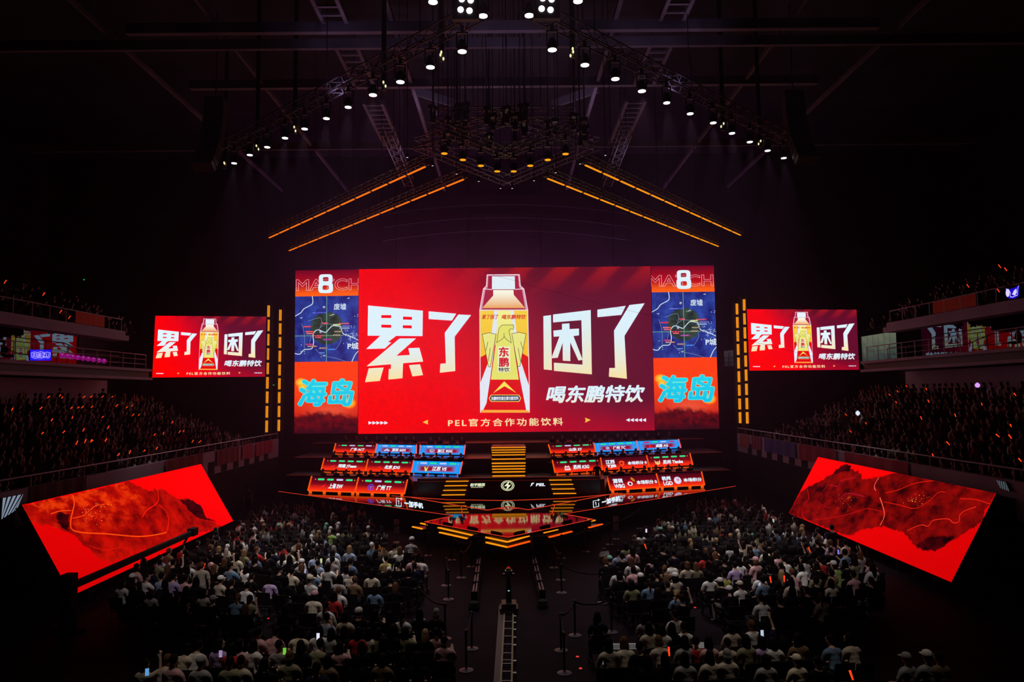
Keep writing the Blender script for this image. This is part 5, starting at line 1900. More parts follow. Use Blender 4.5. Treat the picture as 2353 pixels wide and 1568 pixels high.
for k, (x, tx_, ty_) in enumerate(((-6.2, -10.5, 27.5), (-2.6, -6.0, 25.0), (2.6, 6.2, 25.0), (6.2, 10.5, 27.5))):  # unseen spots added to light the floor blocks from above and behind
    t = thing('house_fill_spot', 'unseen spotlight added to light the floor blocks, over the top of frame, %s from left' % ordn[k], 'spotlight', (x, 15.0, 19.0), 0, 'added unseen spotlights')
    MB().lathe([(.17, 0), (.18, .06), (.17, .3), (.08, .46)], (0, 0, 0), 16).build('housing', M_BLACK, t, True)
    MB().box(-.04, .04, -.04, .04, .4, 1.0).build('clamp', M_BLACK, t)
    ld = bpy.data.lights.new('house_fill_beam', 'SPOT')
    ld.energy, ld.color, ld.spot_size, ld.spot_blend, ld.shadow_soft_size = BLOCK_W, (1.0, .88, .86), math.radians(27), .9, .2
    lo_ = bpy.data.objects.new('house_fill_beam', ld)
    COL.objects.link(lo_)
    lo_.parent = t
    lo_.location = (0, 0, -.05)
    d_ = Vector((tx_ - x, ty_ - 15.0, -18.0))
    lo_.rotation_euler = d_.to_track_quat('-Z', 'Y').to_euler()
for x, y in ((1070, 12), (1256, 10)):
    p = PZ(x, y, 19.5)
    ld = bpy.data.lights.new('blinder_beam', 'SPOT')
    ld.energy, ld.color, ld.spot_size, ld.spot_blend, ld.shadow_soft_size = 500.0, (1.0, .9, .72), math.radians(110), 1.0, .3
    lo_ = bpy.data.objects.new('blinder_beam', ld)
    COL.objects.link(lo_)
    lo_.location = p + Vector((0, -.15, 0))
    lo_.rotation_euler = (math.radians(50), 0, math.radians(180))

# unseen violet lamps added in the rig to brighten the steel above
for x, y_, z_ in ((-6.5, 40.5, 19.0), (0.0, 40.5, 19.0), (6.5, 40.5, 19.0), (-4.2, 41.5, 22.0), (4.2, 41.5, 22.0), (-7.5, 31.5, 20.5), (7.5, 31.5, 20.5), (0.0, 31.5, 20.5)):
    ld = bpy.data.lights.new('rig_fill', 'SPOT')
    ld.energy, ld.color, ld.spot_size, ld.spot_blend, ld.shadow_soft_size = 190.0, (.7, .5, 1.0), math.radians(100), 1.0, .2
    lo_ = bpy.data.objects.new('rig_fill', ld)
    COL.objects.link(lo_)
    lo_.location = (x, y_, z_)
    lo_.rotation_euler = (math.radians(180 - 25), 0, 0)
# ------------------------------------------------------------------ the crowd on the floor
CLO = {'white': (.70, .68, .66), 'cream': (.62, .55, .42), 'grey': (.30, .29, .30), 'black': (.008, .007, .008), 'navy': (.012, .014, .035), 'pink': (.60, .33, .36), 'lilac': (.45, .33, .58), 'red': (.45, .03, .03),
       'pale blue': (.36, .45, .62), 'denim blue': (.14, .22, .34), 'olive': (.22, .21, .12), 'green': (.28, .42, .12), 'brown': (.20, .12, .07), 'orange': (.5, .2, .06), 'yellow green': (.5, .52, .12), 'mint': (.2, .5, .4), 'purple': (.25, .12, .4), 'beige': (.50, .42, .34)}
HAIR = {'black': (.004, .0035, .0035), 'dark brown': (.012, .007, .005), 'brown': (.11, .05, .025), 'fair': (.30, .19, .09), 'grey': (.22, .2, .2)}


def pick(seq):
    r = R.random() * sum(w for _, w in seq)
    for k, w in seq:
        r -= w
        if r <= 0:
            return k
    return seq[-1][0]


SHW = [('white', 15), ('cream', 5), ('beige', 4), ('grey', 6), ('black', 74), ('navy', 7), ('pink', 6), ('lilac', 2), ('red', 4), ('pale blue', 4), ('denim blue', 3), ('olive', 4), ('green', 1), ('brown', 5), ('orange', 1)]
HRW = [('black', 62), ('dark brown', 24), ('brown', 9), ('fair', 3), ('grey', 2)]
HKW = [('short', 24), ('long', 52), ('bob', 12), ('tail', 12)]
HKN = {'short': 'short', 'long': 'long', 'bob': 'bobbed', 'tail': 'tied'}
POW = [('sit', 40), ('lean', 16), ('turn', 16), ('back', 20), ('raise', 6)]
STAGE_C = Vector((0, 50, 0))
FOLK = []          # dicts: block, x, y, shirt, hair, kind, pose, cap


def folk(block, x, y, shirt=None, hair=None, kind=None, pose=None, cap=None, fixed=False):
    FOLK.append(dict(block=block, x=x, y=y, shirt=shirt or pick(SHW), hair=hair or pick(HRW), kind=kind or pick(HKW), pose=pose or pick(POW), cap=cap if cap else ('cap' if False else None), fixed=fixed))
    if not fixed and R.random() < .07:
        FOLK[-1]['cap'] = pick([('white', 6), ('cream', 3), ('black', 2), ('pink', 1), ('mint', 1)])


# those that stand out in the photograph, by where they sit
SEEN = [
    ('NL', 750, 1447, 'pale blue', 'black', 'short', 'sit', None), ('NL', 793, 1446, 'beige', 'black', 'bob', 'sit', None), ('NL', 824, 1441, 'black', 'black', 'short', 'sit', 'white'), ('NL', 864, 1444, 'black', 'black', 'long', 'turn', None), ('NL', 895, 1444, 'black', 'black', 'long', 'sit', None),
    ('NL', 926, 1441, 'white', 'black', 'tail', 'back', None), ('NL', 964, 1441, 'black', 'black', 'long', 'sit', None), ('NL', 1002, 1438, 'black', 'grey', 'bob', 'sit', None),
    ('NL', 592, 1487, 'pink', 'black', 'short', 'sit', None), ('NL', 625, 1487, 'pink', 'black', 'short', 'lean', None), ('NL', 684, 1487, 'cream', 'black', 'long', 'lean', None), ('NL', 733, 1484, 'white', 'black', 'long', 'raise', None), ('NL', 760, 1484, 'grey', 'black', 'long', 'sit', None), ('NL', 790, 1484, 'black', 'black', 'long', 'sit', None), ('NL', 822, 1487, 'red', 'black', 'long', 'sit', None), ('NL', 846, 1485, 'cream', 'black', 'long', 'sit', None),
    ('NL', 868, 1484, 'olive', 'black', 'bob', 'sit', None), ('NL', 900, 1483, 'black', 'black', 'long', 'sit', None), ('NL', 934, 1482, 'olive', 'black', 'long', 'turn', None), ('NL', 977, 1484, 'black', 'fair', 'long', 'sit', None), ('NL', 1003, 1480, 'pink', 'black', 'short', 'back', None), ('NL', 1022, 1502, 'pink', 'dark brown', 'short', 'turn', None),
    ('NL', 417, 1524, 'cream', 'black', 'bob', 'lean', None), ('NL', 445, 1522, 'white', 'black', 'short', 'lean', None), ('NL', 505, 1516, 'lilac', 'black', 'long', 'turn', None), ('NL', 531, 1524, 'red', 'black', 'long', 'sit', None), ('NL', 548, 1518, 'pink', 'black', 'bob', 'sit', None), ('NL', 580, 1516, 'white', 'black', 'long', 'sit', None), ('NL', 643, 1517, 'grey', 'black', 'short', 'turn', None), ('NL', 690, 1518, 'black', 'black', 'long', 'sit', None), ('NL', 725, 1518, 'olive', 'black', 'short', 'lean', None), ('NL', 783, 1512, 'pink', 'black', 'long', 'turn', None), ('NL', 830, 1515, 'black', 'black', 'long', 'sit', None), ('NL', 880, 1515, 'black', 'black', 'long', 'sit', None), ('NL', 940, 1520, 'black', 'black', 'long', 'sit', None),
    ('NL', 332, 1556, 'beige', 'black', 'short', 'raise', None), ('NL', 371, 1557, 'beige', 'brown', 'short', 'lean', None), ('NL', 397, 1558, 'pink', 'black', 'short', 'sit', None), ('NL', 460, 1556, 'grey', 'black', 'short', 'sit', 'grey'), ('NL', 528, 1557, 'olive', 'black', 'short', 'sit', None), ('NL', 553, 1553, 'beige', 'black', 'short', 'sit', None), ('NL', 610, 1554, 'black', 'black', 'long', 'turn', None), ('NL', 665, 1548, 'olive', 'brown', 'bob', 'sit', None), ('NL', 752, 1545, 'brown', 'black', 'long', 'sit', None), ('NL', 820, 1550, 'black', 'black', 'long', 'sit', None), ('NL', 878, 1547, 'brown', 'dark brown', 'bob', 'sit', None), ('NL', 960, 1550, 'black', 'black', 'long', 'sit', None),
    ('NR', 1374, 1445, 'navy', 'black', 'long', 'turn', None), ('NR', 1483, 1442, 'grey', 'black', 'long', 'turn', None), ('NR', 1551, 1440, 'white', 'black', 'short', 'back', None), ('NR', 1572, 1468, 'white', 'black', 'short', 'sit', None), ('NR', 1493, 1474, 'beige', 'black', 'long', 'sit', None), ('NR', 1522, 1472, 'white', 'black', 'long', 'turn', None), ('NR', 1545, 1470, 'black', 'black', 'long', 'sit', None),
    ('NR', 1682, 1470, 'beige', 'black', 'bob', 'sit', None), ('NR', 1729, 1466, 'white', 'brown', 'short', 'sit', None), ('NR', 1758, 1466, 'navy', 'black', 'long', 'raise', None), ('NR', 1400, 1517, 'beige', 'black', 'long', 'sit', None), ('NR', 1440, 1515, 'cream', 'brown', 'long', 'lean', None), ('NR', 1470, 1518, 'black', 'black', 'short', 'sit', None), ('NR', 1521, 1508, 'beige', 'brown', 'bob', 'lean', None), ('NR', 1575, 1508, 'grey', 'black', 'long', 'sit', None), ('NR', 1600, 1506, 'red', 'black', 'short', 'turn', None), ('NR', 1630, 1508, 'pink', 'black', 'long', 'sit', None), ('NR', 1672, 1507, 'beige', 'black', 'short', 'sit', None),
    ('NR', 1716, 1507, 'olive', 'black', 'long', 'sit', None), ('NR', 1752, 1503, 'lilac', 'black', 'long', 'sit', None), ('NR', 1778, 1504, 'white', 'black', 'long', 'sit', None), ('NR', 1835, 1500, 'brown', 'black', 'long', 'turn', None), ('NR', 1920, 1507, 'denim blue', 'black', 'short', 'lean', None), ('NR', 1965, 1506, 'beige', 'black', 'long', 'lean', None), ('NR', 1490, 1550, 'black', 'black', 'long', 'sit', None), ('NR', 1530, 1545, 'black', 'black', 'long', 'sit', None), ('NR', 1575, 1548, 'grey', 'black', 'long', 'sit', None), ('NR', 1633, 1542, 'beige', 'black', 'long', 'sit', None), ('NR', 1672, 1540, 'beige', 'grey', 'bob', 'sit', None), ('NR', 1761, 1547, 'grey', 'black', 'long', 'sit', None), ('NR', 1833, 1545, 'cream', 'black', 'short', 'sit', 'cream'), ('NR', 1880, 1550, 'black', 'black', 'short', 'sit', None),
    ('NR', 2086, 1545, 'grey', 'black', 'short', 'sit', 'grey'), ('NR', 2133, 1550, 'grey', 'black', 'short', 'sit', 'white'), ('NR', 2160, 1550, 'brown', 'black', 'short', 'sit', None),
    ('FL', 505, 1357, 'beige', 'black', 'short', 'sit', 'white'), ('FL', 560, 1371, 'white', 'black', 'short', 'lean', None), ('FL', 616, 1352, 'lilac', 'black', 'long', 'lean', None), ('FL', 721, 1335, 'denim blue', 'black', 'long', 'sit', None), ('FL', 800, 1338, 'beige', 'black', 'short', 'lean', None), ('FL', 670, 1336, 'cream', 'black', 'short', 'sit', None), ('FL', 713, 1357, 'white', 'black', 'short', 'turn', 'cream'), ('FL', 759, 1240, 'green', 'black', 'short', 'lean', None),
    ('FL', 397, 1352, 'lilac', 'black', 'short', 'sit', None), ('FL', 369, 1352, 'pale blue', 'black', 'short', 'sit', None), ('FL', 337, 1349, 'white', 'black', 'short', 'turn', None), ('FL', 425, 1349, 'pink', 'black', 'short', 'raise', None), ('FL', 903, 1310, 'white', 'black', 'tail', 'sit', None), ('FL', 919, 1287, 'white', 'brown', 'long', 'sit', None), ('FL', 887, 1302, 'yellow green', 'black', 'short', 'sit', None), ('FL', 906, 1276, 'cream', 'black', 'short', 'sit', None), ('FL', 943, 1264, 'grey', 'black', 'short', 'lean', 'white'), ('FL', 965, 1302, 'white', 'black', 'bob', 'lean', None), ('FL', 950, 1305, 'pink', 'dark brown', 'short', 'sit', None),
    ('FR', 1667, 1343, 'yellow green', 'black', 'short', 'sit', None), ('FR', 1690, 1323, 'lilac', 'black', 'short', 'sit', None), ('FR', 1810, 1308, 'white', 'black', 'short', 'lean', None), ('FR', 1754, 1356, 'denim blue', 'black', 'short', 'turn', None), ('FR', 1578, 1320, 'beige', 'brown', 'bob', 'back', None), ('FR', 1600, 1318, 'olive', 'brown', 'long', 'sit', None), ('FR', 1547, 1320, 'white', 'black', 'bob', 'lean', None), ('FR', 1453, 1313, 'white', 'brown', 'long', 'turn', None), ('FR', 1422, 1290, 'pale blue', 'black', 'short', 'turn', None), ('FR', 1473, 1244, 'white', 'black', 'long', 'sit', None), ('FR', 1517, 1234, 'grey', 'black', 'short', 'sit', 'mint'), ('FR', 1723, 1230, 'mint', 'black', 'short', 'sit', None), ('FR', 1851, 1323, 'white', 'black', 'long', 'lean', None), ('FR', 1546, 1292, 'navy', 'black', 'short', 'back', None), ('FR', 1498, 1305, 'pink', 'black', 'long', 'sit', None)]
for blk, px_, py_, sh, hr, kd, po, cp in SEEN:
    p = PZ(px_, py_, .98)
    folk(blk, p.x, p.y - .05, sh, hr, kd, po, cp, True)


def interp(tab, y):
    for (a, xa), (b, xb) in zip(tab, tab[1:]):
        if a <= y <= b:
            return lerp(xa, xb, (y - a) / (b - a))
    return tab[0][1] if y < tab[0][0] else tab[-1][1]


AISLE_L = [(20.5, 5.2), (21.5, 4.2), (23.4, 3.2), (26, 3.1), (31, 4.9), (35, 6.4), (41, 8.6)]
OUT_L = [(20.5, 9.5), (22, 11.2), (24, 12.8), (26, 13.2), (41, 13.3)]
AISLE_R = [(20.5, 5.0), (21.6, 4.4), (22.5, 3.6), (26, 3.4), (31, 5.4), (34, 6.8), (41, 10.6)]
OUT_R = [(20.5, 9.0), (22, 11.0), (25, 12.8), (27, 13.2), (41, 13.3)]
for blk, sg, tin, tout in (('FL', -1, AISLE_L, OUT_L), ('FR', 1, AISLE_R, OUT_R)):
    y = 20.8
    row = 0
    while y < 40.5:
        xa, xb = interp(tin, y), interp(tout, y)
        x = xa + R.uniform(0, .25)
        while x < xb:
            d_ = .72 if row > 1 else .45
            if R.random() < d_ + .12 * (y > 24):
                px_, py_ = sg * x + R.uniform(-.08, .08), y + R.uniform(-.12, .12)
                if all(abs(f['x'] - px_) > .42 or abs(f['y'] - py_) > .5 for f in FOLK if f['fixed'] and f['block'] == blk):
                    folk(blk, px_, py_)
            x += .57
        y += .93
        row += 1
# dark-clothed people filling the near seats
for blk, sg, spec in (('NL', -1, ((19.0, 2.0, 5.0), (18.0, 1.7, 6.8), (17.05, 1.6, 8.4), (16.1, 1.8, 8.6))), ('NR', 1, ((19.0, 5.2, 6.5), (18.0, 5.0, 8.0), (17.0, 5.0, 8.6), (16.1, 2.6, 9.4)))):
    for y, xa, xb in spec:
        x = xa
        while x < xb:
            if R.random() < .3 and all(abs(f['x'] - sg * x) > .45 or abs(f['y'] - y) > .6 for f in FOLK if f['block'] == blk):
                folk(blk, sg * x, y, pick([('black', 5), ('navy', 2), ('brown', 1)]), 'black', fixed=True)
            x += .6
FOLK.sort(key=lambda f: (not f['fixed'], f['y']))
NEAR = FOLK[:300]
REST = FOLK[300:]
BN = {'FL': 'left floor block', 'FR': 'right floor block', 'NL': 'near left seats', 'NR': 'near right seats'}
rows = {}
for f in NEAR:
    rows.setdefault(f['block'], []).append(f)
M_CHAIR = mat('black_chair_frame', (0.012, 0.011, 0.012), .5)
M_SEATC = mat('chair_fabric', (0.012, 0.009, 0.009), .9, 0, .1)
chair_mb = MB()
for s in (-1, 1):
    chair_mb.tube([(s * .22, -.24, 0), (s * .22, -.20, .45), (s * .22, -.29, .93)], .013, 5)
    chair_mb.tube([(s * .22, .22, 0), (s * .22, .20, .43)], .013, 5)
    chair_mb.tube([(s * .22, -.22, .2), (s * .22, .21, .2)], .01, 5)
chair_frame = chair_mb.build('folding_chair', M_CHAIR)
chair_seat = MB().box(-.22, .22, -.2, .23, .425, .46).build('seat', M_SEATC, chair_frame)
chair_back = MB().add([(-.25, -.215, .52), (.25, -.215, .52), (.25, -.29, .93), (-.25, -.29, .93), (-.25, -.24, .52), (.25, -.24, .52), (.25, -.315, .93), (-.25, -.315, .93)], [(0, 1, 2, 3), (7, 6, 5, 4), (0, 4, 5, 1), (1, 5, 6, 2), (2, 6, 7, 3), (3, 7, 4, 0)]).build('backrest', M_SEATC, chair_frame)
chair_used = False
for blk, fs in rows.items():
    fs.sort(key=lambda f: f['y'])
    band, last = [], None
    for f in fs:
        if last is None or f['y'] - last > .55:
            band.append([])
            last = f['y']
        band[-1].append(f)
        last = max(last, f['y'] - .2)
    for ri, bnd in enumerate(band):
        bnd.sort(key=lambda f: abs(f['x']))
        for k, f in enumerate(bnd):
            face = math.atan2(-(STAGE_C.x - f['x']), STAGE_C.y - f['y']) * .8 + R.uniform(-.15, .15)
            hair_ = HKN[f['kind']] + ' ' + f['hair'].replace('dark brown', 'dark') + ' hair' if not f['cap'] else f['cap'] + ' cap'
            where_ = '%s from aisle, %s rear row, %s' % (ordn[min(k, 29)], ordn[min(ri, 29)], BN[blk])
            lab = 'person, %s top, %s, %s' % (f['shirt'], hair_, where_)
            person(f['pose'], (f['x'], f['y'], 0), face, CLO[f['shirt']], pick([((.008, .008, .010), 7), ((.03, .035, .05), 3), ((.15, .14, .13), 1)]), f['kind'], HAIR[f['hair']], lab, 'seated audience on the floor', CLO[f['cap']] if f['cap'] else None, R.choice([(.55, .36, .27), (.62, .43, .33), (.48, .30, .22)]), R.uniform(.98, 1.08))
            if True:
                if not chair_used:
                    c, kids = chair_frame, [chair_seat, chair_back]
                    chair_used = True
                else:
                    c, kids = copy_tree(chair_frame, [chair_seat, chair_back])
                c.location, c.rotation_euler = (f['x'], f['y'] - .02, 0), (0, 0, face)
                tag(c, 'dark folding chair, %s' % where_, 'chair', 'folding chairs on the floor')


class CrowdMB:
    def __init__(self):
        self.v, self.f, self.c = [], [], []

    def blob(self, c, r, rz, col, n=8, m_=5, squash=None):
        b = len(self.v)
        cs, sn = math.cos(rz), math.sin(rz)
        for j in range(m_ + 1):
            th = math.pi * j / m_
            for i in range(n):
                ph = 2 * math.pi * i / n
                x, y, z = r[0] * math.sin(th) * math.cos(ph), r[1] * math.sin(th) * math.sin(ph), r[2] * math.cos(th)
                if squash and z > 0:
                    x *= squash
                self.v.append((c[0] + x * cs - y * sn, c[1] + x * sn + y * cs, c[2] + z))
                self.c.append(col)
        for j in range(m_):
            for i in range(n):
                self.f.append((b + j * n + i, b + j * n + (i + 1) % n, b + (j + 1) * n + (i + 1) % n, b + (j + 1) * n + i))

    def figure(self, x, y, z, rz, shirt, hair, skin=(.55, .36, .27), long=False, arm=False, chair=False):
        cs, sn = math.cos(rz), math.sin(rz)

        def w(a, b, c):
            return (x + a * cs - b * sn, y + a * sn + b * cs, z + c)
        self.blob(w(0, 0, .80), (.215, .135, .34), rz, shirt, 8, 5, .92)
        self.blob(w(0, .01, 1.08), (.06, .06, .1), rz, skin, 6, 3)
        self.blob(w(0, .03, 1.25), (.08, .095, .12), rz, skin, 8, 5)
        self.blob(w(0, 0, 1.275), (.092, .10, .115), rz, hair, 8, 5)
        if long:
            self.blob(w(0, -.09, 1.08), (.09, .05, .2), rz, hair, 6, 4)
        for s in (-1, 1):
            self.blob(w(s * .23, .05, .82), (.055, .07, .2), rz, shirt, 6, 4)
            self.blob(w(s * .12, .25, .52), (.085, .26, .085), rz, (.03, .03, .04), 6, 4)
        if chair:
            b = len(self.v)
            for q in ((-.25, -.2, .5), (.25, -.2, .5), (.25, -.29, .93), (-.25, -.29, .93), (-.25, -.23, .5), (.25, -.23, .5), (.25, -.32, .93), (-.25, -.32, .93)):
                self.v.append(w(*q))
                self.c.append((.012, .009, .009))
            for f in ((0, 1, 2, 3), (7, 6, 5, 4), (0, 4, 5, 1), (1, 5, 6, 2), (2, 6, 7, 3), (3, 7, 4, 0)):
                self.f.append(tuple(b + i for i in f))
        if arm:
            self.blob(w(.2, .16, 1.28), (.045, .05, .2), rz, skin, 6, 4)

    def build(self, name, label):
        me = bpy.data.meshes.new(name)
        me.from_pydata(self.v, [], self.f)
        me.polygons.foreach_set('use_smooth', [True] * len(self.f))
        me.update()
        at = me.attributes.new('Col', 'FLOAT_COLOR', 'POINT')
        fl = []
        for c in self.c:
            fl += [*c, 1.0]
        at.data.foreach_set('color', fl)
        me.materials.append(M_CROWD)
        o = bpy.data.objects.new(name, me)
        COL.objects.link(o)
        return tag(o, label, 'crowd', None, 'stuff')


for blk, side in (('FL', 'left'), ('FR', 'right')):
    cm = CrowdMB()
    for f in REST:
        if f['block'] == blk:
            face = math.atan2(-(STAGE_C.x - f['x']), STAGE_C.y - f['y']) * .8 + R.uniform(-.3, .3)
            hc = CLO[f['cap']] if f['cap'] else HAIR[f['hair']]
            cm.figure(f['x'], f['y'], 0, face, CLO[f['shirt']], hc, long=f['kind'] == 'long', arm=f['pose'] == 'raise', chair=True)
    cm.build('floor_crowd', 'farther part of the seated crowd on the %s half of the floor' % side)
for sg, side in ((-1, 'left'), (1, 'right')):
    cm = CrowdMB()
    for k in range(12):
        x0 = XW + .3 + (k + .45) * .85
        z = 3.3 + k * .30 - .42
        y = 17.0
        while y < 52.0 + k * .3:
            if R.random() < .80:
                rz = sg * (.55 + R.uniform(-.3, .3))
                sh = CLO[pick([('white', 12), ('cream', 6), ('grey', 12), ('black', 40), ('navy', 10), ('red', 5), ('brown', 8), ('denim blue', 4), ('beige', 6)])]
                cm.figure(sg * (x0 + R.uniform(-.08, .08)), y + R.uniform(-.1, .1), z, rz, sh, HAIR[pick(HRW)], long=R.random() < .3, arm=R.random() < .1)
            y += .62
    cm.build('stand_crowd', 'dark crowd filling the %s lower stand behind the red terrain screen' % side)
    cm = CrowdMB()
    for k in range(7):
        for j in range(26):
            if R.random() < .5:
                t_ = lerp(-.1, 1.4, (j + R.random()) / 26)
                p = tier_line(t_, 1.2 + k * .85, sg)
                cm.figure(p.x, p.y, ZC1 - .2 + k * .4 - .42, sg * .6, CLO[pick([('black', 5), ('grey', 2), ('navy', 2), ('brown', 1)])], HAIR['black'])
    for j in range(4):
        t_ = lerp(.9, 1.4, (j + R.random() * .6) / 4)
        p = tier_line(t_, .9, sg)
        cm.figure(p.x, p.y, TZ - .3 + R.uniform(-.1, .15), sg * .6, CLO[pick([('black', 5), ('grey', 2), ('pink', 1), ('brown', 1)])], HAIR['black'])
    cm.build('tier_crowd', 'sparse dark crowd along the %s upper tiers' % side)
p = PZ(461, 1418, 0)
person('stand', (p.x, p.y, 0), .3, (.42, .38, .31), (.42, .38, .31), 'short', HAIR['brown'], 'person standing in pale patterned clothes at the back of the left floor block', None)
p = PZ(1912, 1212, 1.68)
person('stand', (p.x, p.y, 0), .2, CLO['black'], CLO['black'], 'short', HAIR['black'], 'person in black standing before the lower edge of right red screen', None)
for px_, py_, sg, lab in ((138, 903, -1, 'dark figure leaning against the pale wall above left stand'), (237, 903, -1, 'dark figure standing at the far end of the pale left wall')):
    r_ = ray(px_, py_)
    y_ = 27.2 / abs(r_.x / r_.y) if abs(r_.x) > .1 else 40
    q = PY(px_, py_, y_)
    person('stand', (q.x, q.y, 6.3 - .2), 1.2, CLO['black'], CLO['black'], 'short', HAIR['black'], lab, None)


# ------------------------------------------------------------------ glow sticks and phones
def on_rake(px_, py_, up=1.35):
    r_ = ray(px_, py_)
    best = None
    for k in range(300):
        x = (XW + .3) + k * .035
        y = x / abs(r_.x) * r_.y
        z = CAMZ + r_.z * x / abs(r_.x)
        t_ = 3.3 + (x - XW - .3) / .85 * .30 - .42 + up
        e = abs(z - t_)
        if best is None or e < best[0]:
            best = (e, Vector((math.copysign(x, r_.x), y, z)))
    return best[1]


ST_L = [(x / 3.409, 560 + y / 3.409) for x, y in ((372, 1212), (465, 1200), (482, 1213), (648, 1210), (706, 1208), (795, 1207), (873, 1205), (310, 1300), (90, 1310), (552, 1295), (605, 1292), (637, 1290), (712, 1287), (908, 1279), (985, 1290), (1030, 1278), (1033, 1352), (1082, 1350), (1345, 1410), (563, 1372), (797, 1365), (400, 1392), (840, 1453), (490, 1485), (648, 1472), (325, 1492), (1205, 1505), (1277, 1497), (1400, 1485), (1433, 1476), (710, 1555), (823, 1550), (1503, 1560), (1555, 1562))] + [(x / 3.92, 1000 + y / 3.92) for x, y in ((685, 88), (760, 72), (815, 67), (945, 60), (1055, 187), (1165, 170), (1293, 150), (1405, 132))]
ST_R = [(1640 + x / 3.2665, 560 + y / 3.2665) for x, y in ((1453, 1078), (1385, 1117), (1325, 1142), (1375, 1197), (1000, 1292), (1148, 1357), (1035, 1418), (1563, 1322), (1818, 1302), (1618, 1195), (2016, 1215), (2235, 1377), (2145, 1453), (2270, 1143), (1600, 1100))] + [(1753 + x / 3.92, 1000 + y / 3.92) for x, y in ((1537, 195), (2328, 240), (1683, 90), (2240, 33))]


def stick(p, ang, length, label, group, tilt=.6):
    t = thing('glow_stick', label, 'glow stick', p, 0, group)
    d = Vector((math.sin(ang), 0, math.cos(ang)))
    MB().tube([(0, 0, 0), tuple(d * length)], [.017, .024], 6).build('glowing_tube', E_STICK, t)
    MB().tube([tuple(d * -.12), (0, 0, 0)], .018, 6).build('handle', M_BLACK, t)
    return t


for pts, side, sg in ((ST_L, 'left', 1), (ST_R, 'right', -1)):
    for k, (x, y) in enumerate(sorted(pts)):
        o_ = on_rake(x, y)
        stick(o_, sg * R.uniform(.3, 1.0), R.uniform(.12, .2), 'red glow stick held up in the %s stand, %s from the left' % (side, ordn[k]), 'red glow sticks in the stands')
up_l = [(98, 680), (9, 652), (137, 720), (157, 733)]
up_r = [(2300, 616), (2314, 623), (2227, 661), (2297, 672)]
for pts, side, sg in ((up_l, 'left', -1), (up_r, 'right', 1)):
    for k, (x, y) in enumerate(sorted(pts)):
        r_ = ray(x, y)
        xx = 26.5
        stick(PX(x, y, sg * xx), sg * -.6, .22, 'faint red glow stick in the %s top tier, %s from the left' % (side, ordn[k]), 'red glow sticks in the top tiers')
FS = [(467, 1308, 0.3, 'red glow stick held up beside the left red screen corner'), (1485, 1262, -.3, 'red glow stick in the front inner corner of the right floor block'), (1862, 1270, -.3, 'red glow stick below the lower edge of right red screen'), (1772, 1340, -.15, 'upright red glow stick by the denim-clad person at the right block back'), (1802, 1338, .05, 'upright red glow stick, the right one of two at the right block back'), (1538, 1508, -.05, 'red glow stick over the beige-clad person at the near right seats'), (1388, 1506, 1.2, 'orange-red glow stick lying on the second white-sheet table'), (1960, 1563, -.3, 'red glow stick at the bottom of the frame, right side')]
for x, y, a, lab in FS:
    stick(PZ(x, y, 1.35 if 'lying' not in lab else .80), a, .19, lab, 'red glow sticks on the floor')


def phone(px_, py_, z, col, ang, label, w=.085, h=.17):
    p = PZ(px_, py_, z)
    t = thing('phone', label, 'phone', p, ang, 'lit phones in the crowd')
    MB().box(-w / 2, w / 2, -.006, .008, -h / 2, h / 2).build('case', M_BLACK, t)
    MB().quad((-w * .45, -.008, -h * .46), (w * .45, -.008, -h * .46), (w * .45, -.008, h * .46), (-w * .45, -.008, h * .46)).build('screen', glow('phone_%d_%d' % (px_, py_), rgb(*col), 1.0), t)


for a in ((1745, 1345, 1.05, (150, 170, 195), .2, 'phone with pale blue screen held by the denim-clad person'), (1751, 1456, 1.35, (180, 195, 215), .1, 'white-lit phone raised beside the fair-haired near right person'), (1485, 1220, 1.3, (220, 205, 225), 0, 'bright phone at the inner front of the right floor block'), (654, 1497, 1.25, (110, 190, 60), .1, 'phone with green screen in the near left seats'),
          (338, 1545, 1.3, (90, 150, 205), .4, 'phone with blue screen at the far left bottom'), (731, 1463, 1.4, (225, 230, 250), 0, 'white-lit phone raised in the near left seats'), (738, 1289, 1.2, (190, 200, 140), .2, 'phone with yellowish screen amid the left floor block'), (875, 1234, 1.2, (160, 195, 205), 0, 'bright phone at the aisle side of left floor block'), (700, 1313, 1.1, (190, 180, 225), .3, 'phone with white screen in a back row of left floor block'), (507, 1503, 1.3, (150, 125, 170), .2, 'phone with mauve screen at the lower left'), (1777, 1197, 1.2, (170, 195, 190), 0, 'pale phone below the left corner of right red screen'), (1926, 1269, 1.3, (130, 120, 215), .3, 'violet-lit phone below the right red screen')):
    phone(*a)

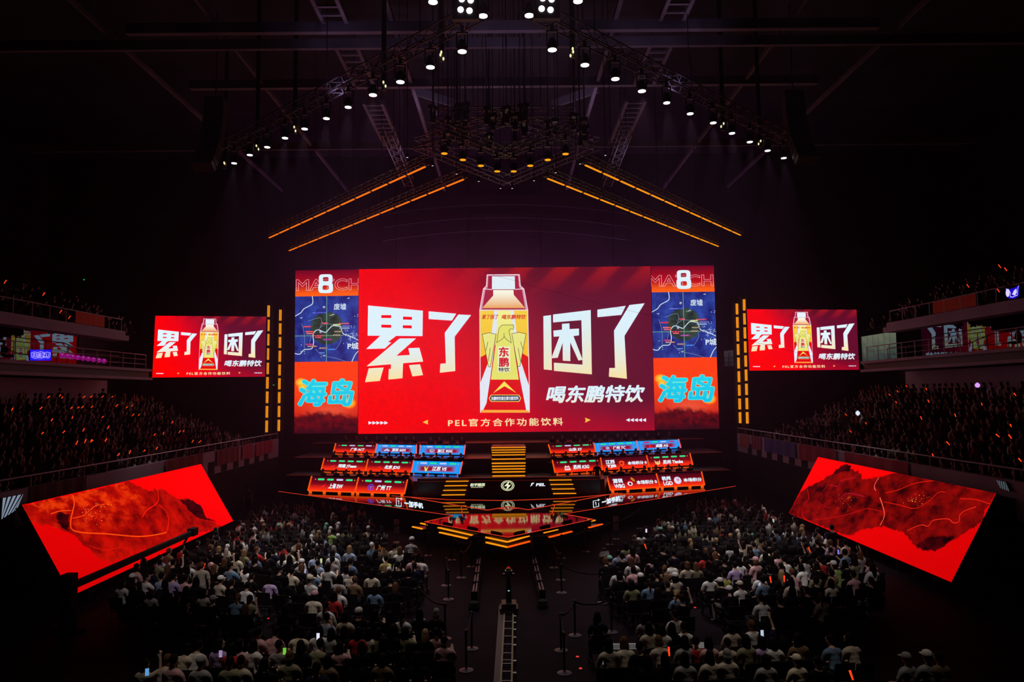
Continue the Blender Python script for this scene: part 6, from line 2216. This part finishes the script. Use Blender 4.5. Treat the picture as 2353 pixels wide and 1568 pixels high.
# ------------------------------------------------------------------ things on the floor
HOLD = [(590, 825), (570, 700), (705, 630), (795, 530), (620, 470), (145, 930), (560, 1180), (1540, 540), (1600, 650), (1610, 765), (1980, 855), (1730, 1150), (2060, 1120), (1605, 1285), (1635, 1490), (800, 1270), (750, 1465), (1825, 395), (1610, 455), (2045, 330), (2310, 185), (330, 1010), (410, 430)]
SP = [PZ(880 + x / 3.92, 1168 + y / 3.92, 0) for x, y in HOLD]
ORDER = sorted(range(len(SP)), key=lambda i: HOLD[i][0])
rank = {i: k for k, i in enumerate(ORDER)}
M_BASE = mat('stanchion_base', (.07, .055, .07), .4, .3)
stn = []
links = {0: 1, 2: 3, 3: 4, 21: 6, 5: 21, 8: 7, 9: 10, 11: 12, 13: 11, 14: 13, 17: 18, 18: 19, 15: 16, 19: 20}
for i, p in enumerate(SP):
    t = thing('stanchion', 'black queue post on the dark aisle floor, %s counted from the left' % ordn[rank[i]], 'barrier post', p, 0, 'queue posts by the aisle')
    MB().lathe([(.19, 0), (.19, .015), (.10, .035), (.035, .05)], (0, 0, 0), 18).build('base', M_BASE, t)
    MB().tube([(0, 0, .04), (0, 0, .96)], .032, 10).build('post', M_BLACK, t)
    MB().lathe([(.04, .93), (.045, .95), (.045, 1.02), (.03, 1.04)], (0, 0, 0), 10).build('belt_head', M_BLACK, t)
    if i in links:
        d = SP[links[i]] - p
        mb = MB()
        for k in range(8):
            a, b = k / 8, (k + 1) / 8
            sag = lambda u: -.12 * 4 * u * (1 - u)
            q0, q1 = d * a + Vector((0, 0, .98 + sag(a))), d * b + Vector((0, 0, .98 + sag(b)))
            mb.bar(q0, q1, .008, .05)
        mb.build('belt', M_BLACK, t)
# low crash barriers with pale rails either side of the aisle
M_PALE = mat('pale_pink_rail', (.16, .09, .10), .5, 0, .2)
for k, (pa, pb) in enumerate((((1100.7, 1284), (1090, 1366)), ((1227, 1284), (1246, 1362)))):
    a, b = PZ(*pa, .45), PZ(*pb, .45)
    t = thing('low_barrier', 'low black floor barrier with two pale rails, on the %s of the aisle' % ('left', 'right')[k], 'barrier', (a.x, a.y, 0), 0, 'low barriers along the aisle')
    for i in (0, 1):
        part_world(MB().bar(a + Vector(((i - .5) * .10, 0, i * .03)), b + Vector(((i - .5) * .10, 0, i * .03)), .05), 'rail', M_PALE, t)
    part_world(MB().prism([(a.x - .11, a.y), (b.x - .11, b.y), (b.x + .11, b.y), (a.x + .11, a.y)], 0, .38), 'body', M_DARK, t)
    for i in range(5):
        c_ = a.lerp(b, i / 4)
        part_world(MB().box(c_.x - .11, c_.x + .11, c_.y - .05, c_.y + .05, .3, .54), 'clamp', M_DARK, t)
    part_world(MB().lathe([(.17, 0), (.2, .1), (.16, .26), (.05, .30)], (b.x, b.y - .25, 0), 12), 'end_weight', M_DARK, t)
# camera dolly track down the aisle, with the camera robot at its end
t0, t1 = PZ(1169, 1400, .12), PZ(1164, 1640, .12)
t = thing('dolly_track', 'ladder-like camera dolly track on the aisle floor with pale cross ties', 'track', (t0.x, t0.y, 0))
M_TRACK = mat('track_steel', (.15, .17, .11), .4, .3)
for pa, pb in (((1159, 1413), (1147, 1640)), ((1179, 1413), (1174.5, 1640))):
    a, b = PZ(*pa, .12), PZ(*pb, .12)
    part_world(MB().bar(a, b, .045, .06), 'rail', M_TRACK, t)
for y in (1025, 1090, 1158, 1230, 1310, 1373, 1405, 1475, 1560):
    yy = 1168 + y / 3.92
    a, b = PZ(lerp(1159, 1147, (yy - 1413) / 227), yy, .08), PZ(lerp(1179, 1174.5, (yy - 1413) / 227), yy, .08)
    part_world(MB().bar(a, b, .05, .03), 'tie', M_STEEL, t)
for y in (875, 918, 983, 1043, 1105, 1175, 1245, 1388, 1497):
    c_ = PZ(1182.5, 1168 + y / 3.92, .06)
    part_world(MB().box(c_.x - .045, c_.x + .045, c_.y - .05, c_.y + .05, 0, .10), 'levelling_block', mat('pale_block', (.5, .47, .40), .7), t)
a, b, c_, d_ = PZ(1146.5, 1393, .03), PZ(1157.5, 1393, .03), PZ(1150, 1640, .03), PZ(1129, 1640, .03)
tag(MB().prism([(d_.x, d_.y), (c_.x, c_.y), (b.x, b.y), (a.x, a.y)], 0, .03).build('cable_ramp', mat('ramp_grey', (.06, .045, .05), .6)), 'flat grey cable ramp on the floor left of the dolly track', 'ramp')
rb = PZ(1169.5, 1408, .0)
t = thing('robot_camera', 'slim black robotic camera on a column at the head of the dolly track', 'camera', (rb.x, rb.y, .0))
MB().box(-.24, .24, -.28, .28, .12, .34).box(-.3, -.2, -.3, .3, .1, .2).box(.2, .3, -.3, .3, .1, .2).build('carriage', M_BLACK, t)
MB().tube([(0, 0, .3), (0, 0, .8), (0, 0, 1.22)], [.10, .085, .06], 12).build('column', M_BLACK, t)
MB().box(-.12, .12, -.10, .14, 1.2, 1.36).box(-.19, -.12, -.06, .06, 1.16, 1.26).box(.12, .19, -.06, .06, 1.16, 1.26).build('camera_head', mat('camera_grey', (.10, .09, .11), .4), t)
MB().box(-.08, .08, -.06, .08, 1.36, 1.43).build('monitor_band', mat('camera_green', (.16, .2, .02), .5), t)
MB().lathe([(.05, 1.43), (.05, 1.47), (.02, 1.49)], (0, 0, 0), 10).build('tally_lamp', glow('tally_red', rgb(150, 20, 20)), t)
MB().lathe([(.03, 0), (.03, .02)], (0, 0, 0), 8).build('status_lamp', glow('status_white', rgb(150, 205, 210)), t).location = (0, -.12, .72)
# tables with white sheets in the near right seats
for k, (x0, x1, y, lab) in enumerate(((2.35, 5.4, 18.45, 'long black table with sheets in the first near right row'), (2.0, 6.4, 17.45, 'long black table with sheets in the second near right row'))):
    t = thing('trestle_table', lab, 'table', ((x0 + x1) / 2, y + .25, 0), 0, 'black tables in the near right seats')
    part_world(MB().box(x0, x1, y, y + .42, .70, .74), 'tabletop', M_DARK, t)
    for x in (x0 + .1, x1 - .1):
        for yy in (y + .05, y + .37):
            part_world(MB().box(x - .02, x + .02, yy - .02, yy + .02, 0, .70), 'leg', M_BLACK, t)
M_SHEET = mat('paper_white', (.55, .62, .66), .7)
for k, (x, y, lab) in enumerate(((1408, 1477, 'white printed sheet on the first table, left one'), (1443, 1477, 'white printed sheet on the first table, second from left'), (1600, 1473, 'pale card standing beside the large white-shirted person'), (1388, 1506, 'white sheet on the second table, left one'), (1425, 1506, 'white sheet on the second table, middle one'), (1465, 1505, 'creased white sheet on the second table, third from left'), (1616, 1504, 'pale blue sheet on the second table, right one'))):
    p = PZ(x, y, .76)
    p.y = max(18.58, min(18.74, p.y)) if k < 3 else max(17.58, min(17.74, p.y))
    t = thing('printed_sheet', lab, 'paper', (p.x, p.y, .741), 0, 'printed sheets on the tables')
    rt = Matrix.Rotation(.45, 4, 'X')
    mb = MB().box(-.15, .15, -.10, .10, 0, .008)
    mb.v = [tuple(rt @ Vector(v) + Vector((0, 0, .045))) for v in mb.v]
    mb.build('sheet', M_SHEET if 'creased' not in lab else mat('paper_cream', (.8, .68, .62), .8), t)
    if k in (0, 1, 4, 6):
        mb = MB()
        for r_ in range(3):
            mb.box(-.12, .12, -.07 + r_ * .045, -.045 + r_ * .045, .009, .010)
        mb.v = [tuple(rt @ Vector(v) + Vector((0, 0, .046))) for v in mb.v]
        mb.build('print', mat('print_grey', (.2, .22, .26), .8), t)
# little red floor markers
for k, (x, y) in enumerate(((1327, 1510), (1334, 1537), (1391, 1298), (1397, 1312), (1405, 1326), (1415, 1345), (1475, 1378), (1597, 1397), (946, 1328), (771, 1380), (992, 1556), (617, 1422))):
    p = PZ(x, y, .03)
    t = thing('floor_marker', 'small red marker light on the dark floor, %s of the aisle, %s from top' % ('right' if x > 1166 else 'left', ordn[sorted([b_ for a_, b_ in ((1327, 1510), (1334, 1537), (1391, 1298), (1397, 1312), (1405, 1326), (1415, 1345), (1475, 1378), (1597, 1397), (946, 1328), (771, 1380), (992, 1556), (617, 1422)) if (a_ > 1166) == (x > 1166)]).index(y)]), 'light', (p.x, p.y, 0), 0, 'red floor markers')
    MB().lathe([(.055, 0), (.055, .02), (.04, .03)], (0, 0, 0), 10).build('base', M_BLACK, t)
    MB().lathe([(.045, .03), (.04, .045), (.01, .05)], (0, 0, 0), 10).build('lens', glow('marker_red', rgb(225, 52, 42)), t)
# upright sign boards at the corners of the floor blocks
for k, (x, y) in enumerate(((911, 1247), (1416, 1240))):
    p = PZ(x, y, 0)
    t = thing('sign_board', 'narrow white direction board on a stand, %s corner before the stage' % ('left', 'right')[k], 'sign', p, 0, 'direction boards')
    MB().lathe([(.18, 0), (.18, .02), (.03, .04)], (0, 0, 0), 12).tube([(0, 0, .03), (0, 0, 1.0)], .015, 6).build('stand', M_BLACK, t)
    MB().box(-.13, .13, -.01, .01, .42, 1.12).build('board', mat('board_white', (.85, .78, .82), .6), t)
    MB().add([(-.13, -.012, .72), (.13, -.012, .80), (.13, -.012, .88), (-.13, -.012, .80)], [(0, 1, 2, 3)]).build('dark_stripe', M_DARK, t)
# bags left in the aisle edges
for x, y, col, lab in ((858, 1378, (.35, .06, .07), 'red and white carrier bag at the back corner of left floor block'), (1447, 1366, (.5, .03, .02), 'bright red bag under the last row of right floor block'), (1432, 1352, (.4, .42, .48), 'pale plastic bag beside the red bag, right floor block'), (955, 1283, (.5, .08, .05), 'red gift bag at the aisle edge of left floor block'), (1818, 1414, (.12, .04, .2), 'purple cloth bag behind the right floor block'), (1388, 1289, (.62, .55, .5), 'white carrier bag on the floor at the right block corner')):
    p = PZ(x, y, .0)
    t = thing('carrier_bag', lab, 'bag', p, R.uniform(-.5, .5), 'bags on the floor')
    mb = MB().add([(-.2, -.1, 0), (.2, -.1, 0), (.2, .1, 0), (-.2, .1, 0), (-.24, -.12, .2), (.23, -.13, .22), (.24, .12, .2), (-.22, .13, .23), (-.18, -.06, .4), (.19, -.05, .42), (.18, .06, .4), (-.19, .05, .41)], [(3, 2, 1, 0), (0, 1, 5, 4), (1, 2, 6, 5), (2, 3, 7, 6), (3, 0, 4, 7), (4, 5, 9, 8), (5, 6, 10, 9), (6, 7, 11, 10), (7, 4, 8, 11)])
    mb.build('sack', mat('bag_%d' % x, col, .6), t)
    MB().tube([(-.1, 0, .38), (-.07, 0, .52), (.07, 0, .52), (.1, 0, .38)], .012, 6).build('handle', mat('bag_handle', (.6, .55, .5), .7), t)
# board held up by the pink-clad person
p = PZ(1030, 1514, .85)
t = thing('fan_board', 'tilted white fan board with red border held in the near left seats', 'sign', p, .35)
rt = Matrix.Rotation(.35, 4, 'Y')
for nm, s_, y_, mt in (('border', .20, 0, mat('board_red', (.5, .03, .04), .7)), ('face', .165, -.012, mat('board_pink', (.62, .42, .45), .7))):
    mb = MB().box(-s_, s_, y_, y_ + .01, -s_, s_)
    mb.v = [tuple(rt @ Vector(v)) for v in mb.v]
    mb.build(nm, mt, t)
mb = MB()
for r_ in range(2):
    for c_ in range(3):
        mb.box(-.12 + c_ * .09, -.06 + c_ * .09, -.02, -.015, -.08 + r_ * .1, -.02 + r_ * .1)
mb.v = [tuple(rt @ Vector(v)) for v in mb.v]
mb.build('lettering', M_DARK, t)
# camera jib in front of the left red screen
a, b = PX(165, 1343, -13.7), PX(440, 1229, -13.7)
a.z = b.z = (a.z + b.z) / 2
t = thing('camera_jib', 'long black camera jib arm crossing the lower edge of left red screen', 'camera crane', (a.x, a.y, 0))
part_world(MB().bar(a, b, .16, .2), 'arm', M_DARK, t)
part_world(MB().bar((a.x - .02, a.y - .1, a.z + .4), (a.x - .02, a.y - .1, 0), .34, .34).bar((a.x - .5, a.y - .1, .04), (a.x + .5, a.y - .1, .04), .12), 'post', M_DARK, t)
part_world(MB().bar(b + Vector((.0, -.1, .12)), b + Vector((0, -1.0, -.5)), .07).tube([b + Vector((0, -.9, -.45)), (b.x, b.y - .9, 0)], .05, 8), 'brace', M_DARK, t)
part_world(MB().box(b.x - .14, b.x + .14, b.y - .1, b.y + .35, b.z - .12, b.z + .2), 'camera_head', M_DARK, t)
# reflections put in as glowing stripes on added panels, at the frame's edges
for sg, lab, qpx, Xp in ((-1, 'white slanted stripes glowing as a reflection on the wall at the left frame edge', [(0, 1146), (52, 1136), (40, 1170), (2, 1194)], -17.6), (1, 'small white stripes glowing as a reflection on the wall at the right frame edge', [(2288, 1103), (2312, 1108), (2322, 1130), (2300, 1122)], 17.6)):
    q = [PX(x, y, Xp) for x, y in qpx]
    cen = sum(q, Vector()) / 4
    t = thing('striped_reflection', lab, 'panel', cen)
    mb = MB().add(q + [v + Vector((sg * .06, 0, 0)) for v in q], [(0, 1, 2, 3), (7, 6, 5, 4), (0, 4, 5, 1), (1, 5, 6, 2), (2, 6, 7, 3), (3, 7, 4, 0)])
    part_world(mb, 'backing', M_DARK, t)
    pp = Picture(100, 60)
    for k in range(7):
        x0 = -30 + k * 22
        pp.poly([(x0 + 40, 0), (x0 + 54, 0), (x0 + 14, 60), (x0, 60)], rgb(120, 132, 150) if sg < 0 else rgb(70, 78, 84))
    pp.build('reflection_stripes', q, t, base=.02)
# neon name board and fan lights on the upper tiers
def tier_at(px_, sg, z, inset=.2):
    best = None
    for k in range(-60, 360):
        w = tier_line(k / 200, inset, sg)
        v = Vector((w.x, w.y, z)) - CAM_O
        e = abs(CAM_R.dot(v) / CAM_F.dot(v) * F + CX - px_)
        if best is None or e < best[0]:
            best = (e, w)
    return best[1]


rr = random.Random(8)
for sg, lab, x0, x1, y0, y1, fill in ((-1, 'glowing blue neon fan board on the left upper tier rail', 68.5, 117, 804, 829, rgb(60, 40, 235)), (1, 'glowing blue neon fan sign on the right top tier front', 2311, 2343, 656, 687, rgb(24, 10, 190))):
    A1, B1 = tier_at(x0, sg, 10.5, .1), tier_at(x1, sg, 10.5, .1)
    q = [PY(x0, y0, A1.y), PY(x1, y0 - (0 if sg < 0 else 0), B1.y), PY(x1, y1, B1.y), PY(x0, y1, A1.y)]
    cen = sum(q, Vector()) / 4
    t = thing('neon_sign', lab, 'sign', cen)
    n_ = (q[1] - q[0]).cross(q[3] - q[0]).normalized()
    if n_.dot(CAM_O - cen) > 0:
        n_ = -n_
    mb = MB().add(q + [v + n_ * .06 for v in q], [(0, 1, 2, 3), (7, 6, 5, 4), (0, 4, 5, 1), (1, 5, 6, 2), (2, 6, 7, 3), (3, 7, 4, 0)])
    part_world(mb, 'backing', M_DARK, t)
    pp = Picture(100, 50)
    if sg < 0:
        pp.grid(0, 0, 100, 50, 10, 6, lambda x, y: mix3(rgb(24, 14, 225), rgb(110, 90, 245), math.exp(-((x - 42) / 26) ** 2 - ((y - 26) / 14) ** 2)))
        pp.up()
        NC = rgb(190, 180, 255)
        pp.stroke([(5, 14), (20, 10), (32, 14), (50, 9), (66, 14), (80, 11), (95, 14), (93, 34), (84, 40), (72, 34), (52, 38), (34, 36), (22, 40), (6, 34), (5, 14)], 2, NC)
        for l in ([(12, 18), (22, 18), (12, 30), (24, 30)], [(30, 18), (30, 31), (40, 31), (40, 18)], [(50, 18), (44, 18), (44, 31), (50, 31)], [(44, 24), (49, 24)], [(58, 18), (70, 18), (58, 32), (70, 32)], [(78, 18), (76, 32), (86, 32), (88, 18)]):
            pp.stroke(l, 2.4, NC)
    else:
        pp.poly([(2, 12), (20, 16), (60, 10), (98, 0), (94, 40), (70, 48), (30, 50), (4, 40)], fill)
        pp.up()
        NC = rgb(215, 200, 255)
        pp.disc(18, 28, 15, 15, NC, 14)
        pp.poly([(50, 34), (62, 20), (80, 12), (84, 26), (70, 38)], NC)
        pp.stroke([(6, 12), (10, 22), (30, 20), (40, 30), (36, 42), (52, 44), (88, 36), (90, 10), (98, 0)], 2.5, NC)
    pp.build('neon_lettering', q, t, PIC)
for k in range(9):
    x = 143 + k * 12.0
    w = tier_at(x, -1, 10.2, .15)
    p = PY(x, 817 + k * 1.6, w.y)
    t = thing('fan_light', 'magenta round fan light on the left upper tier rail, %s from the left' % ordn[k], 'fan light', p, 0, 'magenta fan lights')
    MB().lathe([(.02, -.02), (.16, -.02), (.16, .02), (.02, .02)], (0, 0, 0), 14).build('disc', glow('fan_magenta', rgb(128, 14, 105)), t).rotation_euler = (1.57, 0, 0)
    MB().lathe([(.01, -.01), (.05, 0), (.01, .01)], (.04, -.05, .05), 8).build('glint', glow('fan_white', rgb(190, 190, 235)), t)
    MB().tube([(0, 0, -.15), (0, 0, -.45)], .012, 6).build('handle', M_BLACK, t)
for lab, x, y, sg, c in (('tiny green lamp high in the dark at the left', 193.5, 643, -1, (20, 150, 60)), ('tiny green lamp on the wall near the left light columns', 629, 885, -1, (15, 150, 70))):
    p = PX(x, y, sg * 30.3) if x < 400 else PY(x, y, 58.2)
    t = thing('exit_lamp', lab, 'light', p)
    MB().box(-.08, .08, -.02, .05, -.06, .06).build('case', M_BLACK, t)
    MB().quad((-.06, -.025, -.04), (.06, -.025, -.04), (.06, -.025, .04), (-.06, -.025, .04)).build('lamp', glow('green_lamp_%d' % int(x), rgb(*c)), t)
for lab, x, y, c in (('white glowing handheld light amid the right stand, lower one', 1971, 950, (225, 235, 255)), ('pink and white glowing fan light high in the right stand', 2246, 886, (225, 160, 255))):
    p = on_rake(x, y)
    t = thing('hand_light', lab, 'fan light', p, 0)
    MB().lathe([(.02, -.16), (.12, -.06), (.13, .05), (.03, .16)], (0, 0, 0), 10).build('glowing_head', glow('hand_light_%d' % x, rgb(*c)), t)
    MB().tube([(0, 0, -.16), (0, 0, -.4)], .015, 6).build('handle', M_BLACK, t)
